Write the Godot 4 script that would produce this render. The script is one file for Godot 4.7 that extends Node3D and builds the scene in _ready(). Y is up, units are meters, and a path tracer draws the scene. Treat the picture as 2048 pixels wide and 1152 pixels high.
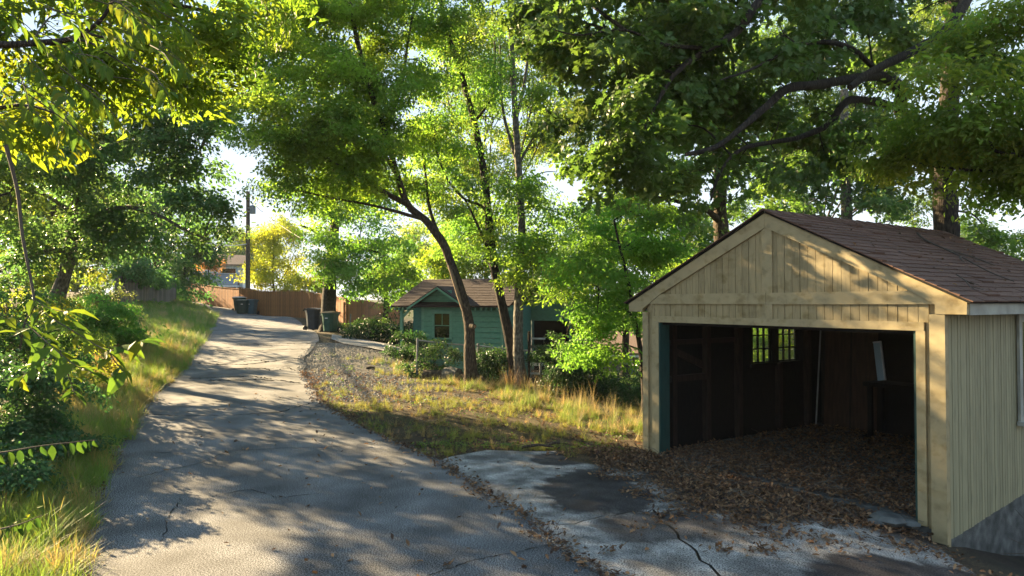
extends Node3D
# A lane between trees with an old cream garage on the right, in low evening sun.
# Metres, y up, -z ahead. The garage floor is y = 0 and the eye is 2.4 m above it.

const EYE := 2.4
const FOCAL := 1365.0      # in pixels of a 2048 wide picture
const LEVEL := 604.0       # row of the horizon in it

var rng := RandomNumberGenerator.new()
var wobble := FastNoiseLite.new()
var patchy := FastNoiseLite.new()
var names := {}
var M := {}
var leafs := {}
var road_left := PackedVector2Array()
var road_right := PackedVector2Array()
var road_poly := PackedVector2Array()
var apron_poly := PackedVector2Array()
var garage_frame: Transform3D
var house_frame: Transform3D

func _ready():
	# ------------------------------------------------------------ camera, sky, sun, exposure
	rng.seed = 11
	var cam := Camera3D.new(); cam.name = "camera"
	cam.position = Vector3(0, EYE, 0)
	cam.rotation.x = atan(28.0 / FOCAL)
	cam.fov = rad_to_deg(2.0 * atan(576.0 / FOCAL)); cam.near = 0.05; cam.far = 4000.0
	add_child(cam); cam.current = true
	var sky_mat := ProceduralSkyMaterial.new()
	sky_mat.sky_top_color = Color(0.62, 0.77, 0.92)
	sky_mat.sky_horizon_color = Color(0.92, 0.96, 0.98)
	sky_mat.sky_curve = 0.30
	sky_mat.sky_energy_multiplier = 1.0
	sky_mat.ground_bottom_color = Color(0.16, 0.17, 0.12)
	sky_mat.ground_horizon_color = Color(0.45, 0.47, 0.42)
	sky_mat.sun_angle_max = 50.0
	sky_mat.sun_curve = 0.10
	var sky := Sky.new(); sky.sky_material = sky_mat
	var env := Environment.new()
	env.background_mode = Environment.BG_SKY; env.sky = sky
	env.background_energy_multiplier = 0.19
	env.tonemap_mode = Environment.TONE_MAPPER_LINEAR
	env.tonemap_exposure = 7.8
	env.fog_enabled = true; env.fog_density = 0.00025; env.fog_light_color = Color(.92, .95, .98)
	env.sdfgi_enabled = true; env.ssao_enabled = true; env.ssil_enabled = true
	var we := WorldEnvironment.new(); we.name = "environment"; we.environment = env
	add_child(we)
	var sun := DirectionalLight3D.new(); sun.name = "sun"
	sun.light_energy = 1.6; sun.light_color = Color(1.0, 0.88, 0.68)
	sun.light_angular_distance = 0.5; sun.shadow_enabled = true
	sun.rotation = Vector3(deg_to_rad(-22.0), deg_to_rad(180.0 + 54.2), 0)   # it stands ahead and to the left
	add_child(sun)

	wobble.seed = 5; wobble.frequency = 0.6
	patchy.seed = 9; patchy.frequency = 0.35; patchy.fractal_octaves = 3
	lay_out()
	make_materials()
	make_leaves()
	# ------------------------------------------------------------ ground and roads
	build_ground()
	build_road()
	build_apron()
	# ------------------------------------------------------------ buildings, fences
	build_garage()
	build_house()
	build_far_buildings()
	build_fences()
	build_pole()
	build_bins()
	# ------------------------------------------------------------ trees and plants
	build_right_trees()
	build_middle_trees()
	build_left_trees()
	build_far_trees()
	build_shrubs()
	build_grass()
	build_litter()
	build_near_branches()

# ================================================================ places
var ctrl: Array[Vector3] = []
var tps := PackedFloat64Array()
var gx0 := -70.0
var gz0 := -12.0
const GSTEP := 0.5
const GNX := 281
const GNZ := 257
var grid := PackedFloat32Array()

func up_ray(px: float, py: float) -> Vector3:
	var p := atan(28.0 / FOCAL)
	var x := (px - 1024.0) / FOCAL
	var y := -(py - 576.0) / FOCAL
	var d := Vector3(x, sin(p) + y * cos(p), cos(p) - y * sin(p))
	return d / d.z

func at(px: float, py: float, depth: float) -> Vector3:      # a direction and a distance make a place
	var d := up_ray(px, py)
	return Vector3(d.x * depth, EYE + d.y * depth, -depth)

func on_ground(px: float, depth: float, lift := 0.0) -> Vector3:
	var x := (px - 1024.0) / FOCAL * depth
	return Vector3(x, ground(x, depth) + lift, -depth)

func gp(x: float, depth: float, lift := 0.0) -> Vector3:
	return Vector3(x, ground(x, depth) + lift, -depth)

func rbf(d2: float) -> float:
	return 0.0 if d2 < 1e-9 else 0.5 * d2 * log(d2)

func solve_surface():
	var n := ctrl.size()
	var m := n + 3
	var a := []
	for i in m:
		var row := PackedFloat64Array(); row.resize(m + 1); a.append(row)
	for i in n:
		for j in n:
			var d2 = Vector2(ctrl[i].x - ctrl[j].x, ctrl[i].y - ctrl[j].y).length_squared() / 100.0
			a[i][j] = rbf(d2) + (0.02 if i == j else 0.0)
		a[i][n] = 1.0; a[i][n + 1] = ctrl[i].x / 10.0; a[i][n + 2] = ctrl[i].y / 10.0
		a[n][i] = 1.0; a[n + 1][i] = ctrl[i].x / 10.0; a[n + 2][i] = ctrl[i].y / 10.0
		a[i][m] = ctrl[i].z
	for c in m:
		var best := c
		for r in range(c + 1, m):
			if absf(a[r][c]) > absf(a[best][c]): best = r
		var t = a[c]; a[c] = a[best]; a[best] = t
		for r in range(c + 1, m):
			var f: float = a[r][c] / a[c][c]
			if f != 0.0:
				for k in range(c, m + 1): a[r][k] -= f * a[c][k]
	tps.resize(m)
	for c in range(m - 1, -1, -1):
		var s: float = a[c][m]
		for k in range(c + 1, m): s -= a[c][k] * tps[k]
		tps[c] = s / a[c][c]

func surface_at(x: float, z: float) -> float:
	var n := ctrl.size()
	var s := tps[n] + tps[n + 1] * x / 10.0 + tps[n + 2] * z / 10.0
	for i in n:
		var dx := x - ctrl[i].x
		var dz := z - ctrl[i].y
		s += tps[i] * rbf((dx * dx + dz * dz) / 100.0)
	return s

func ground(x: float, z: float) -> float:
	var fx := clampf((x - gx0) / GSTEP, 0.0, GNX - 1.001)
	var fz := clampf((z - gz0) / GSTEP, 0.0, GNZ - 1.001)
	var i := int(fx)
	var j := int(fz)
	fx -= i; fz -= j
	var a := lerpf(grid[j * GNX + i], grid[j * GNX + i + 1], fx)
	var b := lerpf(grid[(j + 1) * GNX + i], grid[(j + 1) * GNX + i + 1], fx)
	return lerpf(a, b, fz)

func spline(pts: Array, per := 6) -> PackedVector2Array:
	var out := PackedVector2Array()
	for i in pts.size() - 1:
		var p0: Vector2 = pts[maxi(i - 1, 0)]
		var p1: Vector2 = pts[i]
		var p2: Vector2 = pts[i + 1]
		var p3: Vector2 = pts[mini(i + 2, pts.size() - 1)]
		for k in per: out.append(p1.cubic_interpolate(p2, p0, p3, float(k) / per))
	out.append(pts[-1])
	return out

func edge_x(e: PackedVector2Array, z: float) -> float:
	for i in e.size() - 1:
		if z <= e[i + 1].y:
			return lerpf(e[i].x, e[i + 1].x, clampf((z - e[i].y) / maxf(e[i + 1].y - e[i].y, 1e-4), 0, 1))
	return e[-1].x

func lay_out():
	# x, depth, height of places along the lane, on the bank and in the yards
	for v in [[0, 2, 0], [-1, -8, 0], [-1.5, 6, 0], [-3, 10.6, .1], [-6.5, 18, .45], [-10, 26, .75], [-12.5, 34, 1.05], [-16, 42, 1.35], [-21, 53, 1.72], [-27, 62, 2.05], [-36, 75, 2.4], [-50, 95, 2.75],
			[-4.4, 7, .02], [-8, 14, .32], [-9.6, 20, .52], [-12.8, 28, .85], [-15.6, 35, 1.12], [-5.8, 8, .1], [-6.6, 10, .28], [-8.5, 8, .55], [-12, 10, 1.0], [-10.2, 14.5, .6], [-14, 18, 1.4], [-14.7, 26, 1.5], [-20.3, 40, 1.93], [-20.4, 36, 2.15], [-24.6, 50, 2.38], [-20, 28, 2.4], [-30, 30, 3.1], [-26, 12, 2.2], [-40, 60, 3.4], [-12, 2, .6], [-34, 68, 2.7], [-20.8, 45, 1.5], [-23.2, 49, 1.85], [-22, 50, 1.68], [-25.5, 55, 1.95],
			[-1.06, 10, .03], [-.24, 13.9, .12], [1.7, 13.3, 0], [1, 17.8, .12], [2.1, 18.3, -.1], [-1.1, 18, .26], [-2.6, 18.5, .38], [-4.4, 17, .42], [-3.9, 23.3, .7], [-7.4, 27, .86], [-8, 31, .97], [-2.4, 23.4, .15], [-.6, 22.4, -.28], [1.5, 22, -.35], [2, 27, -.6],
			[2.14, 10.9, -.02], [4.6, 7.3, -.06], [5.2, 6.3, -.35], [6, 7.2, -.72], [7.2, 8.8, -.95], [9, 10, -1.15], [12, 18, -1.3], [5, 4.5, -.25], [3, 4, -.03], [8.1, 15, -.8], [5.2, 16, -.5], [4.2, 30, -1.03], [6.6, 42, -2.0], [20, 40, -2.4], [40, 60, -2.8],
			[0, 50, -.5], [-10.3, 38, .84], [-8, 40, .65], [-8, 52, .3], [-14.2, 45, 1.4], [-12, 62, 1.0], [0, 112, 0], [60, 110, -3], [-25, 98, 2.7], [14, 4, -1.3]]:
		ctrl.append(Vector3(v[0], v[1], v[2]))
	solve_surface()
	grid.resize(GNX * GNZ)
	for j in GNZ:
		for i in GNX:
			if i % 2 == 0 and j % 2 == 0:
				grid[j * GNX + i] = surface_at(gx0 + i * GSTEP, gz0 + j * GSTEP)
	for j in GNZ:
		for i in GNX:
			if j % 2 == 0 and i % 2 == 1: grid[j * GNX + i] = 0.5 * (grid[j * GNX + i - 1] + grid[j * GNX + i + 1])
	for j in GNZ:
		if j % 2 == 1:
			for i in GNX: grid[j * GNX + i] = 0.5 * (grid[(j - 1) * GNX + i] + grid[(j + 1) * GNX + i])
	road_left = spline([Vector2(-2, -8), Vector2(-2.3, 0), Vector2(-2.9, 3.5), Vector2(-3.43, 5.07), Vector2(-3.82, 5.97), Vector2(-4.48, 7.12), Vector2(-5.41, 8.96), Vector2(-6.41, 11.5), Vector2(-7.6, 14.1), Vector2(-9.39, 19.6), Vector2(-12.6, 28), Vector2(-15.4, 35.2), Vector2(-18.8, 43.3), Vector2(-25.3, 55.9), Vector2(-31.5, 66), Vector2(-38, 76), Vector2(-52, 95)])
	road_right = spline([Vector2(3.2, -8), Vector2(2.3, 0), Vector2(1.5, 3.5), Vector2(.99, 5.07), Vector2(.66, 5.97), Vector2(-.14, 7.9), Vector2(-1.06, 10), Vector2(-2.02, 11.3), Vector2(-3.0, 12.6), Vector2(-4.1, 14.7), Vector2(-4.9, 16.6), Vector2(-6.2, 20.5), Vector2(-7.3, 25.5), Vector2(-8.7, 30.5), Vector2(-11.44, 38), Vector2(-14.6, 45), Vector2(-19.1, 51.2), Vector2(-26, 62), Vector2(-34, 74), Vector2(-48, 94)])
	var rag := FastNoiseLite.new(); rag.seed = 3; rag.frequency = 0.9; rag.fractal_octaves = 3
	for i in road_left.size(): road_left[i].x += 0.16 * rag.get_noise_2d(road_left[i].y * 1.3, 7.0)
	for i in road_right.size(): road_right[i].x += 0.16 * rag.get_noise_2d(road_right[i].y * 1.3, 90.0)
	road_poly = road_left.duplicate()
	for i in range(road_right.size() - 1, -1, -1): road_poly.append(road_right[i])
	var th := atan(927.0 / FOCAL)
	var ux := Vector3(sin(th), 0, cos(th))          # along the garage front to the right
	garage_frame = Transform3D(Basis(ux, Vector3.UP, ux.cross(Vector3.UP)), Vector3(2.136, 0, -10.92))
	var hx := Vector3(cos(deg_to_rad(20)), 0, sin(deg_to_rad(20)))
	house_frame = Transform3D(Basis(hx, Vector3.UP, hx.cross(Vector3.UP)), Vector3(-3.09, 0, -23.6))

# ================================================================ naming and mesh helpers
func numbered(called: String) -> String:
	var n: int = names.get(called, 0)
	names[called] = n + 1
	return called if n == 0 else "%s_%03d" % [called, n]

func tag(o: Node, label: String, category := "", group := "", kind := ""):
	if label: o.set_meta("label", label)
	if category: o.set_meta("category", category)
	if group: o.set_meta("group", group)
	if kind: o.set_meta("kind", kind)
	return o

func thing(called: String, label: String, category: String, where := Transform3D(), group := "") -> Node3D:
	var o := Node3D.new(); o.name = numbered(called); o.transform = where
	tag(o, label, category, group); add_child(o)
	return o

func put(called: String, mesh: Mesh, m: Material, parent: Node = null, where := Transform3D()) -> MeshInstance3D:
	var o := MeshInstance3D.new(); o.mesh = mesh; o.material_override = m; o.transform = where
	o.cast_shadow = GeometryInstance3D.SHADOW_CASTING_SETTING_ON
	if parent == null:
		o.name = numbered(called); add_child(o)
	else:
		var k := "%d/%s" % [parent.get_instance_id(), called]
		var n: int = names.get(k, 0)
		names[k] = n + 1
		o.name = called if n == 0 else "%s_%03d" % [called, n]
		parent.add_child(o, true)
	return o

func scatter(called: String, mesh: Mesh, m: Material, where: Array, tints: Array, parent: Node = null) -> MultiMeshInstance3D:
	var mm := MultiMesh.new()
	mm.transform_format = MultiMesh.TRANSFORM_3D
	mm.use_colors = true
	mm.mesh = mesh
	mm.instance_count = where.size()
	for i in where.size():
		mm.set_instance_transform(i, where[i])
		mm.set_instance_color(i, tints[i])
	var o := MultiMeshInstance3D.new(); o.multimesh = mm; o.material_override = m
	o.set_meta("kind", "stuff")
	if parent == null:
		o.name = numbered(called); add_child(o)
	else:
		var k := "%d/%s" % [parent.get_instance_id(), called]
		var n: int = names.get(k, 0)
		names[k] = n + 1
		o.name = called if n == 0 else "%s_%03d" % [called, n]
		parent.add_child(o, true)
	return o

func spread(called: String, part: String, label: String, category: String, meshes: Array, m: Material, where: Array, tints: Array):
	var o := thing(called, label, category)
	o.set_meta("kind", "stuff")
	for w in meshes.size():
		if where[w].size(): scatter(part, meshes[w], m, where[w], tints[w], o)

class Shape:
	var v := PackedVector3Array()
	var n := PackedVector3Array()
	var c := PackedColorArray()
	var uv := PackedVector2Array()
	var ix := PackedInt32Array()
	var smooth_normals := true

	func tri(a: Vector3, b: Vector3, d: Vector3, nn: Vector3):
		var k := v.size()
		v.append(a); n.append(nn); n.append(nn); n.append(nn)
		if (b - a).cross(d - a).dot(nn) > 0.0:
			v.append(d); v.append(b)
		else:
			v.append(b); v.append(d)
		ix.append(k); ix.append(k + 1); ix.append(k + 2)

	func face(pts: Array, nn: Vector3):
		for i in range(1, pts.size() - 1): tri(pts[0], pts[i], pts[i + 1], nn)

	func box(lo: Vector3, hi: Vector3, t := Transform3D()):
		hexa([Vector3(lo.x, lo.y, hi.z), Vector3(hi.x, lo.y, hi.z), Vector3(hi.x, hi.y, hi.z), Vector3(lo.x, hi.y, hi.z), Vector3(lo.x, lo.y, lo.z), Vector3(hi.x, lo.y, lo.z), Vector3(hi.x, hi.y, lo.z), Vector3(lo.x, hi.y, lo.z)], t)

	func hexa(p: Array, t := Transform3D()):
		var q := []
		var mid := Vector3.ZERO
		for a in p:
			q.append(t * a); mid += t * a / 8.0
		for f in [[0, 1, 2, 3], [4, 5, 6, 7], [0, 3, 7, 4], [1, 2, 6, 5], [3, 2, 6, 7], [0, 1, 5, 4]]:
			var nn: Vector3 = (q[f[1]] - q[f[0]]).cross(q[f[3]] - q[f[0]])
			if nn.length() < 1e-12: nn = (q[f[2]] - q[f[1]]).cross(q[f[3]] - q[f[1]])
			nn = nn.normalized()
			if nn.dot((q[f[0]] + q[f[2]]) * 0.5 - mid) < 0.0: nn = -nn
			face([q[f[0]], q[f[1]], q[f[2]], q[f[3]]], nn)

	func prism(poly: Array, z0: float, z1: float, t := Transform3D()):       # a flat outline given thickness
		var nn := (t.basis * Vector3(0, 0, 1)).normalized()
		var flat := PackedVector2Array(poly)
		var ids := Geometry2D.triangulate_polygon(flat)
		for i in range(0, ids.size(), 3):
			for s in [[z1, 1.0], [z0, -1.0]]:
				var q := []
				for k in 3:
					var p := flat[ids[i + k]]
					q.append(t * Vector3(p.x, p.y, s[0]))
				tri(q[0], q[1], q[2], nn * s[1])
		var turn := 0.0
		for i in flat.size(): turn += flat[i].cross(flat[(i + 1) % flat.size()])
		for i in flat.size():
			var a := flat[i]
			var b := flat[(i + 1) % flat.size()]
			var o := Vector2(b.y - a.y, a.x - b.x).normalized() * signf(turn)
			face([t * Vector3(a.x, a.y, z0), t * Vector3(b.x, b.y, z0), t * Vector3(b.x, b.y, z1), t * Vector3(a.x, a.y, z1)], (t.basis * Vector3(o.x, o.y, 0)).normalized())

	func tube(pts: Array, radii: Array, sides := 6, cap := true, rough := 0.0, noise: FastNoiseLite = null):
		var k := v.size()
		var side := Vector3.ZERO
		for i in pts.size():
			var d: Vector3 = (pts[mini(i + 1, pts.size() - 1)] - pts[maxi(i - 1, 0)]).normalized()
			if side == Vector3.ZERO:
				side = d.cross(Vector3(0.31, 0.2, 0.93)).normalized()
			side = (side - d * side.dot(d)).normalized()
			var other := d.cross(side)
			for j in sides + 1:
				var a := TAU * j / sides
				var o := side * cos(a) + other * sin(a)
				var r: float = radii[i]
				if rough > 0.0 and noise: r *= 1.0 + rough * noise.get_noise_3d(pts[i].x * 3.0 + o.x * 1.2, pts[i].y * 1.5, pts[i].z * 3.0 + o.z * 1.2 + o.y)
				v.append(pts[i] + o * r); n.append(o)
		for i in pts.size() - 1:
			for j in sides:
				var a := k + i * (sides + 1) + j
				var b := a + sides + 1
				ix.append_array([a, b, a + 1, b, b + 1, a + 1])
		if cap:
			for e in [[0, -1.0], [pts.size() - 1, 1.0]]:
				var i: int = e[0]
				var d: Vector3 = (pts[mini(i + 1, pts.size() - 1)] - pts[maxi(i - 1, 0)]).normalized() * e[1]
				if radii[i] > 0.004:
					for j in sides: tri(pts[i], v[k + i * (sides + 1) + j], v[k + i * (sides + 1) + j + 1], d)

	func lathe(profile: Array, sides := 16, t := Transform3D()):       # profile: Vector2(radius, y)
		var k := v.size()
		for i in profile.size():
			var d: Vector2 = profile[mini(i + 1, profile.size() - 1)] - profile[maxi(i - 1, 0)]
			var o := Vector2(d.y, -d.x).normalized()
			for j in sides + 1:
				var a := TAU * j / sides
				v.append(t * Vector3(profile[i].x * cos(a), profile[i].y, profile[i].x * sin(a)))
				n.append((t.basis * Vector3(o.x * cos(a), o.y, o.x * sin(a))).normalized())
		for i in profile.size() - 1:
			for j in sides:
				var a := k + i * (sides + 1) + j
				var b := a + sides + 1
				ix.append_array([a, a + 1, b, b, a + 1, b + 1])

	func mesh(with_normals := true) -> ArrayMesh:
		var arr := []
		arr.resize(Mesh.ARRAY_MAX)
		arr[Mesh.ARRAY_VERTEX] = v
		if with_normals and n.size() == v.size(): arr[Mesh.ARRAY_NORMAL] = n
		if c.size() == v.size(): arr[Mesh.ARRAY_COLOR] = c
		if uv.size() == v.size(): arr[Mesh.ARRAY_TEX_UV] = uv
		arr[Mesh.ARRAY_INDEX] = ix
		var m := ArrayMesh.new()
		m.add_surface_from_arrays(Mesh.PRIMITIVE_TRIANGLES, arr)
		return m

func box_mesh(lo: Vector3, hi: Vector3) -> ArrayMesh:
	var s := Shape.new(); s.box(lo, hi)
	return s.mesh()

func prism_mesh(poly: Array, z0: float, z1: float, t := Transform3D()) -> ArrayMesh:
	var s := Shape.new(); s.prism(poly, z0, z1, t)
	return s.mesh()

# ================================================================ materials
func noise_tex(freq: float, low: Color, high: Color, seed_ := 1, octaves := 4, size := 256, kind := FastNoiseLite.TYPE_SIMPLEX_SMOOTH, mids := []) -> NoiseTexture2D:
	var f := FastNoiseLite.new(); f.noise_type = kind; f.frequency = freq; f.seed = seed_; f.fractal_octaves = octaves
	var t := NoiseTexture2D.new(); t.width = size; t.height = size; t.seamless = true; t.noise = f
	var g := Gradient.new()
	g.set_color(0, low); g.set_color(1, high)
	for q in mids: g.add_point(q[0], q[1])
	t.color_ramp = g
	return t

func paint(lin: Color, rough: float, tex: Texture2D = null, scale := Vector3.ONE, world := false, bump: Texture2D = null, depth := 0.0) -> StandardMaterial3D:
	var m := StandardMaterial3D.new()
	m.albedo_color = lin.linear_to_srgb(); m.roughness = rough
	m.metallic_specular = 0.35
	if tex:
		m.albedo_texture = tex
	if tex or bump:
		m.uv1_triplanar = true; m.uv1_world_triplanar = world; m.uv1_scale = scale
	if bump:
		m.heightmap_enabled = true; m.heightmap_texture = bump; m.heightmap_scale = depth
	return m

func layered(m: StandardMaterial3D, over: Texture2D, scale: float) -> StandardMaterial3D:      # a second, much wider pattern hides the repeats of the first
	m.detail_enabled = true; m.detail_blend_mode = BaseMaterial3D.BLEND_MODE_MUL
	m.detail_albedo = over; m.detail_uv_layer = BaseMaterial3D.DETAIL_UV_2
	m.uv2_triplanar = true; m.uv2_world_triplanar = true; m.uv2_scale = Vector3.ONE * scale
	return m

func leaf_mat(back: Color, rough := 0.5) -> StandardMaterial3D:
	var m := StandardMaterial3D.new()
	m.vertex_color_use_as_albedo = true
	m.roughness = rough; m.metallic_specular = 0.4
	m.backlight_enabled = true; m.backlight = back.linear_to_srgb()
	return m

func grey(a: float, b := -1.0) -> Color:
	return Color(a, a, a if b < 0 else b)

func make_materials():
	var soft := noise_tex(0.012, grey(0.72), grey(1.0), 3, 5)
	var grain := noise_tex(0.03, grey(0.62), grey(1.0), 4, 4, 512)
	var grit := noise_tex(0.22, grey(0.35), grey(1.0), 5, 3, 512)
	var worn := noise_tex(0.02, grey(0.80), grey(1.0), 8, 5, 512, FastNoiseLite.TYPE_SIMPLEX_SMOOTH, [[0.36, grey(0.93)]])
	var barkn := noise_tex(0.045, grey(0.25), grey(1.0), 6, 4, 256, FastNoiseLite.TYPE_SIMPLEX_SMOOTH)
	var bumpn := noise_tex(0.25, Color.BLACK, Color.WHITE, 7, 3, 512)
	# asphalt: a fine speckle of stones and wide worn patches
	var wide := noise_tex(0.012, grey(0.60), grey(1.0), 31, 6, 1024)
	var asp := paint(Color(.385, .39, .40), 0.9, noise_tex(0.11, grey(0.05), grey(1.0), 15, 4, 1024, FastNoiseLite.TYPE_SIMPLEX_SMOOTH, [[0.38, grey(0.40)], [0.6, grey(0.84)]]), Vector3(.48, .48, .48), true, bumpn, 0.08)
	M.asphalt = layered(asp, wide, .085)
	M.crack = paint(Color(.06, .058, .055), 0.95)
	M.concrete = paint(Color(1, 1, 1), 0.9, noise_tex(0.07, grey(0.3), grey(1.0), 16, 5, 512, FastNoiseLite.TYPE_SIMPLEX_SMOOTH, [[0.36, grey(0.6)], [0.55, grey(0.92)]]), Vector3(1.3, 1.3, 1.3), true, bumpn, 0.4)
	M.concrete.vertex_color_use_as_albedo = true; layered(M.concrete, wide, .21)
	M.soil = paint(Color(1, 1, 1), 0.95, noise_tex(0.09, grey(0.35), grey(1.0), 12, 5, 512), Vector3(.6, .6, .6), true, bumpn, 3.0)
	M.soil.vertex_color_use_as_albedo = true; layered(M.soil, wide, .12)
	M.cream = paint(Color(.30, .242, .13), 0.6, worn, Vector3(1.6, .22, 1.6), false, grain, 0.25)
	var wear := noise_tex(0.008, Color(.74, .69, .60), Color.WHITE, 41, 6, 1024, FastNoiseLite.TYPE_SIMPLEX_SMOOTH, [[0.22, Color(.90, .88, .82)], [0.34, Color(1, 1, 1)]])
	M.cream_trim = paint(Color(.335, .275, .152), 0.55, worn, Vector3(.5, .5, .5), false, grain, 0.2)
	M.cream_side = paint(Color(.27, .25, .15), 0.6, worn, Vector3(1.6, .22, 1.6), false, grain, 0.25)
	for q in [M.cream, M.cream_trim]: layered(q, wear, .45)
	M.creams = [M.cream]
	for f in [.9, 1.07]:
		var m: StandardMaterial3D = M.cream.duplicate(); m.albedo_color = Color(.30 * f, .242 * f, .13 * f).linear_to_srgb(); M.creams.append(m)
	M.sides = [M.cream_side]
	for f in [.9, 1.08]:
		var m: StandardMaterial3D = M.cream_side.duplicate(); m.albedo_color = Color(.27 * f, .25 * f, .15 * f).linear_to_srgb(); M.sides.append(m)
	M.fascia = paint(Color(.36, .37, .32), 0.55, soft, Vector3(.6, .6, .6))
	M.green_jamb = paint(Color(.025, .065, .055), 0.6, worn, Vector3(1, .3, 1))
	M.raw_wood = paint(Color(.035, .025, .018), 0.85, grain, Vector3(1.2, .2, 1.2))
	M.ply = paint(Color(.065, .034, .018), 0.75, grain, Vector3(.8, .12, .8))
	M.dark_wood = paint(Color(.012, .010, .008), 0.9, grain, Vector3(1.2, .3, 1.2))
	M.shingle = []
	for k in 4:
		var f: float = [0.85, 1.0, 1.12, 0.95][k]
		M.shingle.append(paint(Color(.29 * f, .165 * f, .115 * f), 0.92, grit, Vector3(2.4, 2.4, 2.4), false, bumpn, 0.3))
	M.house_roof = paint(Color(.085, .056, .05), 0.9, grit, Vector3(1.5, 1.5, 1.5))
	M.foundation = paint(Color(.15, .158, .15), 0.9, noise_tex(0.012, grey(0.5), grey(1.0), 19, 6, 512), Vector3(.6, .6, .6), false, bumpn, 0.6)
	M.teal = paint(Color(.11, .265, .205), 0.65, worn, Vector3(.5, .9, .5), false, grain, 0.2)
	M.teal_trim = paint(Color(.125, .285, .225), 0.6, worn, Vector3(.6, .6, .6))
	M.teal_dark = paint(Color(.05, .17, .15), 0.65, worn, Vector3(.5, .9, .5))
	M.cedar = []
	for k in 5:
		var f: float = [0.8, 0.92, 1.0, 1.1, 1.22][k]
		M.cedar.append(paint(Color(.37 * f, .155 * f, .052 * f), 0.8, grain, Vector3(1.5, .2, 1.5)))
	M.old_wood = []
	for k in 4:
		var f: float = [0.75, 0.95, 1.1, 1.3][k]
		M.old_wood.append(paint(Color(.20 * f, .185 * f, .16 * f), 0.9, grain, Vector3(1.6, .2, 1.6)))
	M.steel = paint(Color(.30, .31, .31), 0.45, soft); M.steel.metallic = 0.7
	M.wire = paint(Color(.16, .17, .17), 0.5); M.wire.metallic = 0.5
	M.bin_navy = paint(Color(.018, .028, .042), 0.42, soft)
	M.bin_green = paint(Color(.022, .085, .058), 0.42, soft)
	M.bin_teal = paint(Color(.03, .10, .14), 0.42, soft)
	M.bin_dark = paint(Color(.018, .05, .042), 0.42, soft)
	M.black = paint(Color(.015, .015, .016), 0.6)
	M.label = paint(Color(.5, .52, .5), 0.5)
	M.lid_brown = paint(Color(.16, .13, .085), 0.55, soft)
	M.pole = paint(Color(.12, .095, .07), 0.9, grain, Vector3(1, .2, 1))
	M.trafo = paint(Color(.18, .22, .23), 0.45, soft)
	M.cable = paint(Color(.45, .45, .44), 0.5)
	M.white = paint(Color(.72, .74, .76), 0.5, soft)
	M.blue_siding = paint(Color(.66, .74, .80), 0.6, soft)
	M.grey_roof = paint(Color(.40, .43, .46), 0.85, grit, Vector3(1, 1, 1))
	M.brick = paint(Color(.30, .14, .09), 0.85, grit)
	M.tan_roof = paint(Color(.42, .29, .21), 0.85, grit)
	M.old_wall = paint(Color(.14, .15, .13), 0.8, worn)
	M.pale_blue = paint(Color(.30, .42, .50), 0.6)
	var pane := StandardMaterial3D.new(); pane.transparency = BaseMaterial3D.TRANSPARENCY_ALPHA; pane.albedo_color = Color(.85, .92, .9, .12); pane.roughness = 0.05
	M.pane = pane
	var dark_pane := StandardMaterial3D.new(); dark_pane.albedo_color = Color(.06, .065, .07); dark_pane.roughness = 0.08; dark_pane.metallic_specular = 0.6
	M.dark_pane = dark_pane
	M.curtain = paint(Color(.30, .28, .25), 0.9)
	M.bark_dark = paint(Color(.085, .068, .052), 0.95, barkn, Vector3(2.2, .5, 2.2), false, barkn, 2.5)
	M.bark_brown = paint(Color(.15, .115, .08), 0.95, barkn, Vector3(2.2, .5, 2.2), false, barkn, 2.5)
	M.bark_pale = paint(Color(.27, .25, .205), 0.9, barkn, Vector3(1.6, .6, 1.6), false, barkn, 1.5)
	M.bark_scar = paint(Color(.36, .25, .15), 0.8, grain, Vector3(1, .2, 1))
	M.twig = paint(Color(.075, .06, .045), 0.9)
	M.fine = leaf_mat(Color(1.3, 1.4, .75))
	M.broad = leaf_mat(Color(1.1, 1.2, .7), 0.38)
	M.near = leaf_mat(Color(1.3, 1.35, .7), 0.55); M.near.metallic_specular = .25
	M.grass = leaf_mat(Color(1.0, 1.0, .8), 0.6)
	M.dead = leaf_mat(Color(.5, .45, .35), 0.75)
	M.stone = paint(Color(1, 1, 1), 0.9, soft); M.stone.vertex_color_use_as_albedo = true

# ================================================================ leaves
func leaf_into(s: Shape, base: Vector3, d: Vector3, nn: Vector3, length: float, width: float, fold: float, droop: float, outline: Array):
	# outline: [t, half width] pairs from stalk to tip; the midrib bends down along its length
	var side := d.cross(nn).normalized()
	nn = side.cross(d).normalized()
	var k := s.v.size()
	for q in outline:
		var t: float = q[0]
		var w: float = q[1] * width
		var mid := base + d * (length * t) - nn * (droop * length * t * t)
		s.v.append(mid + side * w + nn * (fold * w))
		s.v.append(mid)
		s.v.append(mid - side * w + nn * (fold * w))
	for i in outline.size() - 1:
		var a := k + i * 3
		for j in 2:
			s.ix.append_array([a + j, a + j + 1, a + j + 3, a + j + 1, a + j + 4, a + j + 3])

const OVATE := [[0.0, 0.02], [0.22, 0.36], [0.5, 0.5], [0.78, 0.27], [1.0, 0.0]]
const LANCE := [[0.0, 0.02], [0.3, 0.5], [0.65, 0.4], [1.0, 0.0]]
const LOBED := [[0.0, 0.02], [0.14, 0.06], [0.26, 0.3], [0.36, 0.16], [0.5, 0.5], [0.6, 0.2], [0.76, 0.42], [0.86, 0.2], [1.0, 0.03]]

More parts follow.
